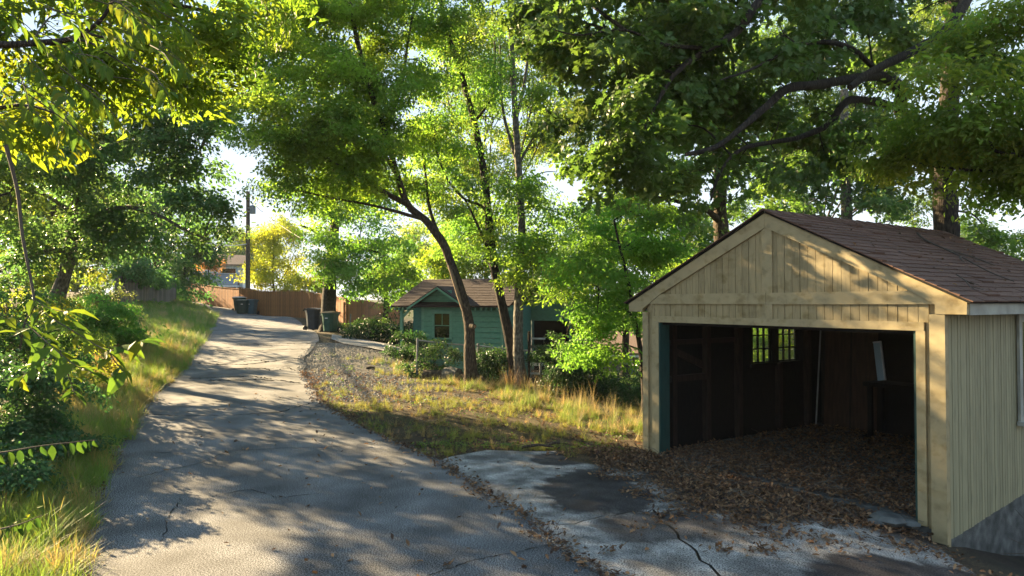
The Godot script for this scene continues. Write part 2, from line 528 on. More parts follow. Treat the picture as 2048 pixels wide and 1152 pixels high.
func cluster(seed_: int, count: int, reach: float, length: float, width: float, outline: Array, spread := 0.5, droop := 0.35) -> ArrayMesh:
	# a twig's worth of leaves: alternate along a short shoot, held mostly level
	var r := RandomNumberGenerator.new(); r.seed = seed_
	var s := Shape.new()
	for i in count:
		var t := (i + 0.5) / count
		var p := Vector3(reach * (t - 0.35), r.randf_range(-.5, .5) * reach * spread, r.randf_range(-.5, .5) * reach * spread)
		var yaw := (1.0 if i % 2 else -1.0) * r.randf_range(0.4, 1.5)
		var d := Vector3(cos(yaw), r.randf_range(-.75, .25), sin(yaw)).normalized()
		var nn := (Vector3.UP + Vector3(r.randf_range(-.7, .7), 0, r.randf_range(-.7, .7))).normalized()
		var f := r.randf_range(0.7, 1.2)
		leaf_into(s, p, d, nn, length * f, width * f, r.randf_range(.1, .5), droop * r.randf_range(.2, 1.4), outline)
	return s.mesh(false)

func make_leaves():
	leafs.fine = []; leafs.broad = []; leafs.oval = []; leafs.lance = []; leafs.single_oval = []; leafs.single_lance = []; leafs.single_lobed = []
	for k in 3:
		leafs.fine.append(cluster(100 + k, 22, .42, .085, .036, LANCE, .6))
		leafs.broad.append(cluster(200 + k, 11, .42, .17, .13, LOBED, .7))
		leafs.oval.append(cluster(300 + k, 14, .40, .11, .062, OVATE, .7))
		leafs.lance.append(cluster(400 + k, 12, .40, .14, .048, LANCE, .6, .5))
	for k in 3:
		var s := Shape.new(); leaf_into(s, Vector3.ZERO, Vector3(1, 0, 0), Vector3.UP, 1, .46, .25 + .1 * k, .15 + .14 * k, OVATE); leafs.single_oval.append(s.mesh(false))
		s = Shape.new(); leaf_into(s, Vector3.ZERO, Vector3(1, 0, 0), Vector3.UP, 1, .36, .2 + .1 * k, .25 + .12 * k, LANCE); leafs.single_lance.append(s.mesh(false))
		s = Shape.new(); leaf_into(s, Vector3.ZERO, Vector3(1, 0, 0), Vector3.UP, 1, .76, .15 + .12 * k, .1 + .1 * k, LOBED); leafs.single_lobed.append(s.mesh(false))

func rand_in_ball() -> Vector3:
	while true:
		var p := Vector3(rng.randf_range(-1, 1), rng.randf_range(-1, 1), rng.randf_range(-1, 1))
		if p.length_squared() <= 1.0: return p
	return Vector3.ZERO

func tint(c: Color, vary: float, yellow: float) -> Color:
	var f := 1.0 + vary * rng.randf_range(-1, 1)
	var y := yellow * pow(rng.randf(), 2.5)
	return Color(c.r * f * (1 + 1.3 * y), c.g * f * (1 + .35 * y), c.b * f * (1 - .3 * y))

func smooth_path(pts: Array, per := 4) -> Array:
	var out := []
	for i in pts.size() - 1:
		var p0: Vector3 = pts[maxi(i - 1, 0)]
		var p1: Vector3 = pts[i]
		var p2: Vector3 = pts[i + 1]
		var p3: Vector3 = pts[mini(i + 2, pts.size() - 1)]
		for k in per: out.append(p1.cubic_interpolate(p2, p0, p3, float(k) / per))
	out.append(pts[-1])
	return out

func tapered(pts: Array, r0: float, r1: float, sides := 8, rough := 0.35, flare := 0.0) -> ArrayMesh:
	var path := smooth_path(pts, 5)
	var radii := []
	for i in path.size():
		var t := float(i) / (path.size() - 1)
		radii.append(lerpf(r0, r1, pow(t, 0.85)) + flare * r0 * maxf(0.0, 1.0 - t * 9.0))
	var s := Shape.new(); s.tube(path, radii, sides, true, rough, wobble)
	return s.mesh()

func B(px: float, py: float, depth: float, rpx: float, n: int, flat := 0.75) -> Array:     # a bough of leaves: centre, radii, sprays
	var r := rpx * depth / FOCAL
	return [at(px, py, depth), Vector3(r, r * flat, r), n]

func tree(called: String, label: String, trunk: Array, r0: float, r1: float, bark: Material, limbs: Array, boughs: Array, kind: String, o := {}) -> Node3D:
	# trunk: points; limbs: [points, r0, r1]; boughs: from B()
	rng.seed = o.get("seed", 1)
	var t := thing(called, label, o.get("category", "tree"), Transform3D(Basis(), trunk[0]), o.get("group", ""))
	var inv := t.transform.affine_inverse()
	var nodes: Array[Vector3] = []
	var local := []
	for p in trunk: local.append(inv * p)
	if r0 > 0.0:
		put("trunk", tapered(local, r0, r1, o.get("sides", 10), 0.3, o.get("flare", 0.6)), bark, t)
	var path := smooth_path(local, 4)
	for i in range(int(path.size() * o.get("clear", 0.35)), path.size()): nodes.append(path[i])
	for l in limbs:
		var q := []
		for p in l[0]: q.append(inv * p)
		put("limb", tapered(q, l[1], l[2], 7, 0.35), bark, t)
		for p in smooth_path(q, 3): nodes.append(p)
	var tw := Shape.new()
	var where := [[], [], []]
	var tints := [[], [], []]
	var col: Color = o.get("col", Color(.14, .24, .05))
	var per: int = o.get("per", 26)
	var sr0: float = o.get("spray", 0.55)
	var size: float = o.get("size", 1.0)
	var lean: float = o.get("lean", 0.75)
	for b in boughs:
		var c: Vector3 = inv * b[0]
		var rad: Vector3 = b[1]
		var best := nodes[0]
		for p in nodes:
			var cost := p.distance_to(c) + maxf(0.0, p.y - c.y) * 0.8
			if cost < best.distance_to(c) + maxf(0.0, best.y - c.y) * 0.8: best = p
		var bend := (best + c) * 0.5 + Vector3(rng.randf_range(-.12, .12), rng.randf_range(.0, .18), rng.randf_range(-.12, .12)) * best.distance_to(c)
		var hub := best.lerp(c, 0.85)
		var bl := smooth_path([best, bend, hub], 4)
		var br: float = clampf(0.011 * best.distance_to(c) + 0.008, 0.012, 0.06) * o.get("twig", 1.0)
		var rr := []
		for i in bl.size(): rr.append(lerpf(br, br * 0.45, float(i) / (bl.size() - 1)))
		tw.tube(bl, rr, 5, false)
		for i in b[2]:
			var u := rand_in_ball()
			if u.length() > 0.01: u = u.normalized() * pow(u.length(), 0.7) * float(o.get("loose", 1.38))
			var sc := c + u * rad
			var gap := wobble.get_noise_3dv((sc + trunk[0]) * (1.1 / maxf(.5, sr0 * 1.6)))
			if gap < float(o.get("gap", -.16)): continue
			var k: Vector3 = bl[rng.randi_range(int(bl.size() * 0.4), bl.size() - 1)]
			var m := (k + sc) * 0.5 + Vector3(0, .06, 0) * k.distance_to(sc) + rand_in_ball() * 0.1 * k.distance_to(sc)
			tw.tube(smooth_path([k, m, sc], 2), [br * .42, br * .36, br * .28, br * .2, br * .1], 4, false)
			var out := (sc - k); out.y *= 0.3
			var yaw0 := atan2(-out.z, out.x)
			var sr := sr0 * rng.randf_range(.7, 1.3)
			var tone := tint(col, o.get("vary", 0.22), o.get("yellow", 0.25))
			var tilt := Basis(Vector3(rng.randf_range(-1, 1), 0, rng.randf_range(-1, 1)).normalized(), rng.randf_range(0, lean))
			var n := int(per * rng.randf_range(0.35, 1.45))
			for j in n:
				# along one of five side twigs that fan out in a nearly level spray
				var fan: float = yaw0 + [-1.25, -.6, .0, .6, 1.25, 2.6, -2.6][rng.randi() % 7] + rng.randf_range(-.16, .16)
				var run := sr * (0.12 + 1.0 * rng.randf())
				var q := sc + tilt * Vector3(cos(fan) * run, rng.randf_range(-1, 1) * sr * float(o.get("thick", .16)), -sin(fan) * run)
				q.y -= 0.28 * run * run / sr
				var bs := Basis(Vector3.UP, fan + rng.randf_range(-.7, .7)) * Basis(Vector3(0, 0, 1), rng.randf_range(-.7, .25)) * Basis(Vector3(1, 0, 0), rng.randf_range(-.5, .5))
				var w := rng.randi() % 3
				where[w].append(Transform3D(tilt * bs.scaled(Vector3.ONE * size * rng.randf_range(.75, 1.25)), q))
				tints[w].append(tint(tone, 0.18, 0.12) * float(o.get("glow", 0.95)))
	if tw.v.size(): 
		var bo := put("branch", tw.mesh(), o.get("twig_bark", bark), t); bo.set_meta("kind", "stuff")
	var lm: Material = o.get("leaf_mat", M[{"fine": "fine", "broad": "broad", "oval": "broad", "lance": "near"}[kind]])
	for w in 3:
		if where[w].size(): scatter("crown", leafs[kind][w], lm, where[w], tints[w], t)
	return t

# ================================================================ ground
func inside(p: Vector2, poly: PackedVector2Array) -> bool:
	return Geometry2D.is_point_in_polygon(p, poly)

func garage_local(x: float, z: float) -> Vector3:
	return garage_frame.affine_inverse() * Vector3(x, 0, -z)

func blend(a: Color, b: Color, t: float) -> Color:
	return a.lerp(b, clampf(t, 0, 1))

func ground_color(x: float, z: float) -> Color:
	var soil := Color(.12, .085, .05)
	var green := Color(.09, .12, .03)
	var tan := Color(.27, .19, .10)
	var gravel := Color(.27, .26, .245)
	var n := patchy.get_noise_2d(x * 3.0, z * 3.0)
	var dl := edge_x(road_left, z) - x
	var dr := x - edge_x(road_right, z)
	var c := soil
	if dl > -0.5:
		c = blend(tan, green, dl * 1.2 + n)
		var reach := 2.2 if z < 20 else lerpf(2.2, 6.5, clampf((z - 20) / 12.0, 0, 1))
		c = blend(c, soil, (dl - reach) * 0.8 + n)
	elif dr > -0.5:
		if z < 12.5: c = blend(tan, soil, .3 + n)
		else: c = blend(tan, green, .25 + n * 1.2)
		var gr := smoothstep(15.0, 17.2, z) * (1.0 - smoothstep(24.5, 27.0, z)) * (1.0 - smoothstep(2.4, 3.6, dr + n * 1.2))
		c = blend(c, gravel, gr * 1.1 + n * .3 * gr)
		c = blend(c, soil, smoothstep(17.5, 20.0, z) * smoothstep(3.2, 4.6, dr))
		if z > 26 and x > 1.5: c = Color(.09, .15, .03)
		if z < 11 and x > 4.9: c = blend(soil, Color(.06, .06, .035), .5 + n)
	if z > 60: c = blend(c, Color(.10, .15, .03), (z - 60) / 6.0)
	return c * (1.0 + .25 * n)

func build_ground():
	var gl := garage_frame.affine_inverse()
	for j in GNZ:
		for i in GNX:
			var p := gl * Vector3(gx0 + i * GSTEP, 0, -(gz0 + j * GSTEP))
			if p.x > 0.35 and p.x < 4.05 and p.z < -0.4 and p.z > -4.4: grid[j * GNX + i] = minf(grid[j * GNX + i], -0.3)
	var xs := [-3000.0, -1200.0, -500.0, -250.0, -140.0, -95.0]
	for i in GNX: xs.append(gx0 + i * GSTEP)
	xs.append_array([95.0, 140.0, 250.0, 500.0, 1200.0, 3000.0])
	var zs := [-900.0, -300.0, -100.0, -40.0]
	for j in GNZ: zs.append(gz0 + j * GSTEP)
	zs.append_array([140.0, 200.0, 320.0, 600.0, 1400.0, 3000.0])
	var s := Shape.new()
	for z in zs:
		for x in xs:
			var e := 0.12
			var zc: float = clampf(z, -11.0, 114.0)
			var xc: float = clampf(x, -69.0, 69.0)
			var g := Vector3(ground(xc - e, zc) - ground(xc + e, zc), 2 * e, -(ground(xc, zc - e) - ground(xc, zc + e)))
			s.v.append(Vector3(x, ground(x, z), -z)); s.n.append(g.normalized()); s.c.append(ground_color(x, z))
	var w := xs.size()
	for j in zs.size() - 1:
		for i in w - 1:
			var a := j * w + i
			s.ix.append_array([a, a + w, a + 1, a + 1, a + w, a + w + 1])
	tag(put("ground", s.mesh(), M.soil), "", "", "", "structure")

func build_road():
	var rows := []
	var z := -8.0
	while z < 94.0:
		rows.append(z); z += 0.3 if z < 25 else 0.8
	var s := Shape.new()
	const COLS := 14
	for zz in rows:
		var a := edge_x(road_left, zz)
		var b := edge_x(road_right, zz)
		for k in COLS + 1:
			var x := lerpf(a, b, float(k) / COLS)
			var crown := 0.035 * (1.0 - pow(absf(2.0 * k / COLS - 1.0), 2.0))
			s.v.append(gp(x, zz, 0.04 + crown + 0.012 * patchy.get_noise_2d(x * 1.5, zz * 1.5)))
			s.n.append(Vector3(0, 1, 0))
	for j in rows.size() - 1:
		for k in COLS:
			var a := j * (COLS + 1) + k
			s.ix.append_array([a, a + COLS + 1, a + 1, a + 1, a + COLS + 1, a + COLS + 2])
	for side in [0, COLS]:
		for j in rows.size() - 1:
			var a: Vector3 = s.v[j * (COLS + 1) + side]
			var b: Vector3 = s.v[(j + 1) * (COLS + 1) + side]
			var d := Vector3(0, -.12, 0)
			s.face([a, b, b + d, a + d], Vector3(-1 if side == 0 else 1, 0, 0))
	var road := put("lane", s.mesh(), M.asphalt)
	tag(road, "", "", "", "structure")
	# cracks run across the lane; far ones are ragged and dark
	var lines := [
		[[285, 827], [350, 833], [450, 834], [560, 826], [622, 806], [640, 795]],
		[[300, 905], [380, 912], [470, 905], [560, 902], [640, 900], [720, 890], [800, 880]],
		[[1180, 1072], [1120, 1082], [1040, 1104], [960, 1122], [900, 1140], [850, 1160]],
		[[318, 1092], [334, 1062], [332, 1042], [350, 1022], [362, 1002]],
		[[262, 960], [330, 944], [400, 930], [470, 902]],
		[[700, 893], [760, 890], [850, 893], [925, 884]],
		[[340, 778], [430, 770], [520, 775], [615, 768]],
		[[420, 1000], [500, 985], [560, 1000], [640, 992]],
	]
	for l in lines:
		var pts := []
		for q in l: pts.append(lane_point(q[0], q[1]))
		crack(road, pts, .0055 if l[0][1] > 850 else .012)
	rng.seed = 77
	for i in 26:
		var zz := rng.randf_range(16.0, 46.0)
		var a := edge_x(road_left, zz)
		var b := edge_x(road_right, zz)
		var x0 := lerpf(a, b, rng.randf_range(.05, .6))
		var x1 := minf(x0 + rng.randf_range(.8, 3.2), b - .1)
		var pts := []
		for k in 5:
			var x := lerpf(x0, x1, k / 4.0)
			pts.append(Vector2(x, zz + rng.randf_range(-.18, .18) + .1 * k * rng.randf_range(-1, 1)))
		crack(road, pts, rng.randf_range(.012, .04))

func lane_point(px: float, py: float) -> Vector2:       # where that line of sight meets the ground
	var d := up_ray(px, py)
	var t := 3.0
	while t < 90.0 and EYE + d.y * t > ground(d.x * t, t) + .05: t += 0.04
	return Vector2(d.x * t, t)

func crack(parent: Node3D, pts: Array, w: float):
	var path := PackedVector2Array()
	for i in pts.size() - 1:
		for k in 12: path.append(pts[i].lerp(pts[i + 1], k / 12.0) + Vector2(rng.randf_range(-.03, .03), rng.randf_range(-.03, .03)) * clampf(w * 80, .6, 2))
	path.append(pts[-1])
	var s := Shape.new()
	for i in path.size():
		var d := (path[mini(i + 1, path.size() - 1)] - path[maxi(i - 1, 0)]).normalized()
		var o := Vector2(d.y, -d.x) * w * rng.randf_range(.1, 1.2) * (0.2 if i == 0 or i == path.size() - 1 else 1.0)
		for e in [-1, 1]:
			var p: Vector2 = path[i] + o * e
			var b := edge_x(road_right, p.y)
			var a := edge_x(road_left, p.y)
			var u := clampf((p.x - a) / (b - a), 0, 1)
			s.v.append(gp(p.x, p.y, 0.047 + 0.035 * (1.0 - pow(2 * u - 1, 2)) + 0.012 * patchy.get_noise_2d(p.x * 1.5, p.y * 1.5)))
			s.n.append(Vector3.UP)
	for i in path.size() - 1:
		var a := i * 2
		s.ix.append_array([a, a + 1, a + 2, a + 2, a + 1, a + 3])
	put("crack", s.mesh(), M.crack, parent)

func blob(x: float, z: float, cx: float, cz: float, rx: float, rz: float) -> float:
	var d := Vector2((x - cx) / rx, (z - cz) / rz).length() + 0.35 * patchy.get_noise_2d(x * 5, z * 5) + .2 * patchy.get_noise_2d(x * 19, z * 19)
	return 1.0 - smoothstep(0.84, 1.0, d)

func apron_color(x: float, z: float) -> Color:
	var n := patchy.get_noise_2d(x * 6 + 40, z * 6)
	var m := patchy.get_noise_2d(x * 2.2 + 9, z * 2.2 + 30)
	var f := patchy.get_noise_2d(x * 24 + 3, z * 24)
	var c := Color(.64, .61, .56) * (0.85 + .4 * n + .25 * f)
	c = blend(c, Color(.24, .225, .21), smoothstep(.10, .30, m + .35 * n + .2 * f) * .8)
	var stain := Color(.055, .048, .05)
	var k := blob(x, z, 1.05, 8.4, .75, 1.15)
	k = maxf(k, blob(x, z, 0.75, 10.2, .5, .5))
	k = maxf(k, blob(x, z, 3.5, 5.9, 1.0, .55))
	k = maxf(k, .75 * blob(x, z, 1.55, 7.0, .75, .5))
	c = blend(c, stain, k * .92)
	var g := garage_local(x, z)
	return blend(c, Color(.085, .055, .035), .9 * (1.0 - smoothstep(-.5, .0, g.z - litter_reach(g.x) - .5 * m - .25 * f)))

func build_apron():
	var P := func(u: float, out: float) -> Vector2:
		var w := garage_frame * Vector3(u, 0, out)
		return Vector2(w.x, -w.z)
	var outline := PackedVector2Array([Vector2(-.9, 10.35), Vector2(-.4, 10.75), Vector2(.15, 10.7), Vector2(.7, 10.75), Vector2(.85, 10.1), Vector2(1.35, 9.75), Vector2(1.75, 10.3), P.call(-.05, .02), P.call(4.2, .02), P.call(4.32, .25), Vector2(4.25, 6.55), Vector2(4.15, 5.6), Vector2(4.0, 4.4), Vector2(3.6, 3.0), Vector2(1.9, 3.0), Vector2(.9, 5.0), Vector2(.5, 6.0), Vector2(-.3, 7.9), Vector2(-1.15, 10.0)])
	apron_poly = outline
	var parts: Array = [outline]
	for line in [[Vector2(-.1, 7.2), Vector2(.55, 7.1), Vector2(1.0, 7.35), Vector2(1.55, 7.55), Vector2(2.2, 7.85), Vector2(2.9, 7.6), Vector2(3.5, 7.35), Vector2(5.0, 7.1)], [Vector2(1.3, 2.5), Vector2(1.6, 4.6), Vector2(1.75, 5.8), Vector2(1.62, 6.6), Vector2(1.55, 7.55)], [Vector2(3.4, 7.4), Vector2(3.75, 6.8), Vector2(4.5, 6.4)]]:
		var jag := PackedVector2Array()
		for i in line.size() - 1:
			for k in 5: jag.append(line[i].lerp(line[i + 1], k / 5.0) + Vector2(rng.randf_range(-.035, .035), rng.randf_range(-.035, .035)))
		jag.append(line[-1])
		var cut := Geometry2D.offset_polyline(jag, .014)
		var next: Array = []
		for p in parts:
			var q: Array = [p]
			for c in cut:
				var r: Array = []
				for a in q: r.append_array(Geometry2D.clip_polygons(a, c))
				q = r
			next.append_array(q)
		parts = next
	var root := thing("concrete_apron", "", "")
	tag(root, "", "", "", "structure")
	for p in parts:
		if Geometry2D.is_polygon_clockwise(p) or p.size() < 3: continue
		var lo: Vector2 = p[0]
		var hi: Vector2 = p[0]
		for q in p: lo = lo.min(q); hi = hi.max(q)
		var s := Shape.new()
		var step := 0.06
		var z := lo.y
		var lift := 0.022 + rng.randf_range(0, .01)
		while z < hi.y:
			var x := lo.x
			while x < hi.x:
				var cell := PackedVector2Array([Vector2(x, z), Vector2(x + step, z), Vector2(x + step, z + step), Vector2(x, z + step)])
				for piece in Geometry2D.intersect_polygons(cell, p):
					var k := s.v.size()
					for q in piece:
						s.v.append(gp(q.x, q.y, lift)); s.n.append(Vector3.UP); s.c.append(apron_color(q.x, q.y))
					var ids := Geometry2D.triangulate_polygon(piece)
					for i in range(0, ids.size(), 3):
						var a := k + ids[i]
						var b := k + ids[i + 1]
						var d := k + ids[i + 2]
						if (s.v[b] - s.v[a]).cross(s.v[d] - s.v[a]).y > 0: s.ix.append_array([a, d, b])
						else: s.ix.append_array([a, b, d])
				x += step
			z += step
		var k0 := s.v.size()
		for i in p.size():
			var a: Vector2 = p[i]
			var b: Vector2 = p[(i + 1) % p.size()]
			var o := Vector3(b.y - a.y, 0, b.x - a.x).normalized()
			s.face([gp(a.x, a.y, lift), gp(b.x, b.y, lift), gp(b.x, b.y, -.12), gp(a.x, a.y, -.12)], o)
		for i in range(k0, s.v.size()): s.c.append(Color(.12, .11, .10))
		put("concrete_slab", s.mesh(), M.concrete, root)
	# the short concrete drive by the green shed
	var poly := PackedVector2Array([Vector2(-7.95, 30.2), Vector2(-6.6, 28.6), Vector2(-4.9, 27.0), Vector2(-3.55, 24.9), Vector2(-3.75, 23.0), Vector2(-5.0, 23.9), Vector2(-6.15, 25.2), Vector2(-7.3, 27.6)])
	var s := Shape.new()
	var lo := Vector2(-8.2, 22.8)
	for j in 40:
		for i in 25:
			var c := lo + Vector2(i, j) * 0.2
			for piece in Geometry2D.intersect_polygons(PackedVector2Array([c, c + Vector2(.2, 0), c + Vector2(.2, .2), c + Vector2(0, .2)]), poly):
				for k in range(1, piece.size() - 1):
					s.tri(gp(piece[0].x, piece[0].y, .05), gp(piece[k].x, piece[k].y, .05), gp(piece[k + 1].x, piece[k + 1].y, .05), Vector3.UP)
	for q in s.v: s.c.append(Color(.44, .43, .41) * (1.0 + .3 * patchy.get_noise_2d(q.x * 4, q.z * 4)))
	tag(put("concrete_drive", s.mesh(), M.concrete), "", "", "", "structure")

# ================================================================ the garage
const GL := 4.8     # depth of the garage

func rake_top(u: float) -> float:        # under side of the roof at the front
	return 2.38 + (u + .36) * (3.59 - 2.38) / 2.58 if u < 2.22 else 2.40 + (4.63 - u) * (3.59 - 2.40) / 2.41

func build_garage():
	rng.seed = 21
	var g := thing("garage", "old cream painted wooden garage with open doorway and brown shingle roof", "garage", garage_frame)
	# walls: sheathing that everything is nailed to
	var s := Shape.new()
	s.prism([Vector2(0, -.25), Vector2(.29, -.25), Vector2(.29, 2.09), Vector2(4.12, 2.09), Vector2(4.12, -.25), Vector2(4.4, -.25), Vector2(4.4, rake_top(4.4) - .03), Vector2(2.22, 3.54), Vector2(0, rake_top(0) - .03)], -.09, -.04)
	put("front_wall", s.mesh(), M.cream, g)
	s = Shape.new()
	s.prism([Vector2(0, -.9), Vector2(4.4, -.9), Vector2(4.4, rake_top(4.4) - .03), Vector2(2.22, 3.54), Vector2(0, rake_top(0) - .03)], -GL, -GL + .05)
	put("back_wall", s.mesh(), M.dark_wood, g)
	s = Shape.new()
	s.box(Vector3(0.01, -.9, -GL + .05), Vector3(.05, 1.28, -.09)); s.box(Vector3(0.01, 2.08, -GL + .05), Vector3(.05, 2.42, -.09))
	s.box(Vector3(0.01, 1.28, -2.62), Vector3(.05, 2.08, -.09)); s.box(Vector3(0.01, 1.28, -GL + .05), Vector3(.05, 2.08, -3.98))
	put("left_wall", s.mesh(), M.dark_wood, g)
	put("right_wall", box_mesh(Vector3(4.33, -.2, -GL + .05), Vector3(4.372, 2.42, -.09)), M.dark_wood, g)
	put("floor", box_mesh(Vector3(.05, -.35, -GL + .05), Vector3(4.33, .015, -.02)), M.foundation, g)
	# foundation below the right wall
	s = Shape.new()
	s.prism([Vector2(.02, -1.9), Vector2(GL, -1.9), Vector2(GL, .30), Vector2(.02, -.12)], 0, .12, Transform3D(Basis(Vector3(0, 0, -1), Vector3.UP, Vector3(1, 0, 0)), Vector3(4.26, 0, 0)))
	put("foundation", s.mesh(), M.foundation, g)
	s = Shape.new(); s.box(Vector3(.02, -1.6, -GL + .02), Vector3(.2, -.3, -.05)); s.box(Vector3(.2, -1.6, -GL + .02), Vector3(4.2, -.85, -GL + .2))
	put("foundation", s.mesh(), M.foundation, g)
	# front: tongue and groove boards of the gable and of the band under it
	var edges := []
	var u := .08
	while u < 4.3:
		edges.append(u); u += .1095
	for i in edges.size():
		var a: float = edges[i] + .003
		var b: float = edges[i] + .1065
		var pz := rng.randf_range(-.012, -.007)
		if not (a > 2.165 and b < 2.32) and b < 4.26:
			put("band_board", prism_mesh([Vector2(a, 2.178), Vector2(b, 2.178), Vector2(b, 2.372), Vector2(a, 2.372)], -.04, pz), M.creams[rng.randi() % 3], g)
			var ta := rake_top(a) - .09
			var tb := rake_top(b) - .09
			if ta > 2.56 or tb > 2.56:
				if not (a > 2.17 and b < 2.32): put("gable_board", prism_mesh([Vector2(a, 2.51), Vector2(b, 2.51), Vector2(b, maxf(tb, 2.515)), Vector2(a, maxf(ta, 2.515))], -.04, pz), M.creams[rng.randi() % 3], g)
	# trim
	var t: Material = M.cream_trim
	put("king_post", prism_mesh([Vector2(2.165, 2.523), Vector2(2.318, 2.521), Vector2(2.318, 3.37), Vector2(2.22, 3.40), Vector2(2.165, 3.375)], -.03, .012), t, g)
	put("king_post", prism_mesh([Vector2(2.168, 2.182), Vector2(2.318, 2.182), Vector2(2.318, 2.368), Vector2(2.168, 2.368)], -.03, .013), t, g)
	put("header_board", prism_mesh([Vector2(.09, 2.37), Vector2(2.22, 2.369), Vector2(2.22, 2.522), Vector2(.345, 2.522)], -.03, .016), t, g)
	put("header_board", prism_mesh([Vector2(2.223, 2.369), Vector2(4.31, 2.376), Vector2(4.05, 2.526), Vector2(2.223, 2.521)], -.03, .015), t, g)
	put("lintel_board", prism_mesh([Vector2(.155, 2.085), Vector2(4.2, 2.085), Vector2(4.2, 2.18), Vector2(.155, 2.18)], -.03, .017), t, g)
	put("rake_board", prism_mesh([Vector2(-.36, 2.375), Vector2(2.22, 3.585), Vector2(2.22, 3.39), Vector2(.33, 2.519), Vector2(.088, 2.372), Vector2(-.06, 2.285), Vector2(-.06, 2.245), Vector2(-.35, 2.245)], -.035, .022), t, g)
	put("rake_board", prism_mesh([Vector2(4.63, 2.395), Vector2(2.224, 3.583), Vector2(2.224, 3.39), Vector2(4.062, 2.523), Vector2(4.318, 2.374), Vector2(4.318, 2.27), Vector2(4.625, 2.27)], -.035, .024), t, g)
	put("corner_board", box_mesh(Vector3(-.05, -.02, -.08), Vector3(.068, 2.243, .02)), t, g)
	put("corner_board", box_mesh(Vector3(4.255, -.17, -.05), Vector3(4.412, 2.268, .018)), t, g)
	put("jamb_board", box_mesh(Vector3(.152, .0, -.04), Vector3(.292, 2.083, .016)), t, g)
	put("jamb_board", box_mesh(Vector3(4.115, -.03, -.04), Vector3(4.21, 2.083, .017)), t, g)
	put("wall_strip", box_mesh(Vector3(.071, -.02, -.04), Vector3(.149, 2.175, -.012)), M.cream, g)
	put("wall_strip", box_mesh(Vector3(4.213, -.05, -.04), Vector3(4.252, 2.175, -.015)), M.cream, g)
	put("door_jamb", box_mesh(Vector3(.278, .0, -.2), Vector3(.318, 2.08, .012)), M.green_jamb, g)
	put("door_jamb", box_mesh(Vector3(4.08, -.02, -.2), Vector3(4.112, 2.08, -.01)), M.green_jamb, g)
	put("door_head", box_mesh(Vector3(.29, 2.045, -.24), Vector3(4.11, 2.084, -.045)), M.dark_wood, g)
	# right wall: narrow beaded boards whose foot follows the slope
	var w := .055
	while w < GL - .05:
		var foot := -.155 + .097 * w
		if w < 1.9 or w > 2.95 or true:
			var o := Shape.new()
			var x1 := 4.385 + rng.randf_range(0, .004)
			var low := foot + rng.randf_range(-.006, .006)
			var top := 2.27
			o.box(Vector3(4.37, low, -w - .0625), Vector3(x1, top, -w))
			put("siding_board", o.mesh(), M.sides[rng.randi() % 3], g)
		w += .0695
	var win := put("window", box_mesh(Vector3(4.37, .98, -3.0), Vector3(4.40, 2.22, -1.9)), M.cream_side, g)
	put("frame", box_mesh(Vector3(4.40, .95, -1.955), Vector3(4.43, 2.25, -1.865)), M.fascia, win)
	put("frame", box_mesh(Vector3(4.40, 2.16, -3.0), Vector3(4.428, 2.25, -1.957)), M.fascia, win)
	put("sill", box_mesh(Vector3(4.40, .90, -3.05), Vector3(4.47, .948, -1.84)), M.fascia, win)
	put("pane", box_mesh(Vector3(4.402, .99, -3.0), Vector3(4.408, 2.155, -1.96)), M.dark_pane, win)
	# eave on the right
	put("fascia", box_mesh(Vector3(4.60, 2.262, -GL - .25), Vector3(4.632, 2.385, -.037)), M.fascia, g)
	put("soffit", box_mesh(Vector3(4.374, 2.275, -GL - .25), Vector3(4.6, 2.295, -.037)), M.fascia, g)
	put("fascia", box_mesh(Vector3(-.36, 2.25, -GL - .25), Vector3(-.33, 2.37, -.037)), M.fascia, g)
	put("soffit", box_mesh(Vector3(-.33, 2.26, -GL - .25), Vector3(-.0, 2.28, -.09)), M.fascia, g)
	# roof
	var roof := put("roof", prism_mesh([Vector2(-.40, 2.362), Vector2(2.22, 3.591), Vector2(4.665, 2.385), Vector2(4.675, 2.405), Vector2(2.22, 3.615), Vector2(-.41, 2.385)], -GL - .30, .045), M.dark_wood, g)
	put("left_slope_shingles", prism_mesh([Vector2(-.43, 2.378), Vector2(2.215, 3.619), Vector2(2.215, 3.632), Vector2(-.435, 2.392)], -GL - .31, .06), M.shingle[1], roof)
	var e := Vector2(2.22 - 4.69, 3.618 - 2.400)
	var slope := e.length()
	e = e.normalized()
	var nrm := Vector2(-e.y, e.x) * (-1.0)
	if nrm.y < 0: nrm = -nrm
	var basis_ := Basis(Vector3(0, 0, -1), Vector3(e.x, e.y, 0), Vector3(nrm.x, nrm.y, 0))
	var sheet := Transform3D(basis_, Vector3(4.69, 2.400, .06))
	var long := GL + .37
	var course := .1275
	for r in int(slope / course):
		var y0 := r * course
		var off := -.46 * (r % 2) - .1 * ((r * 7) % 3)
		while off < long:
			var a := maxf(off, 0.0)
			var b := minf(off + .915, long)
			if b - a > .05:
				var o := Shape.new()
				for k in 3:
					var ta := maxf(off + k * .305 + .004, 0.0)
					var tb := minf(off + (k + 1) * .305 - .004, long)
					if tb - ta > .02:
						var th := .012 + rng.randf_range(0, .007) + (.018 if rng.randf() < .05 else 0.0)
						var dy := rng.randf_range(-.009, .008)
						o.hexa([Vector3(ta, y0 + dy, th), Vector3(tb, y0 + dy, th), Vector3(tb, y0 + course + .02, .004), Vector3(ta, y0 + course + .02, .004), Vector3(ta, y0 + dy, 0.0), Vector3(tb, y0 + dy, 0.0), Vector3(tb, y0 + course + .02, 0.0), Vector3(ta, y0 + course + .02, 0.0)], sheet)
				put("shingle", o.mesh(), M.shingle[rng.randi() % 4], roof)
			off += .917
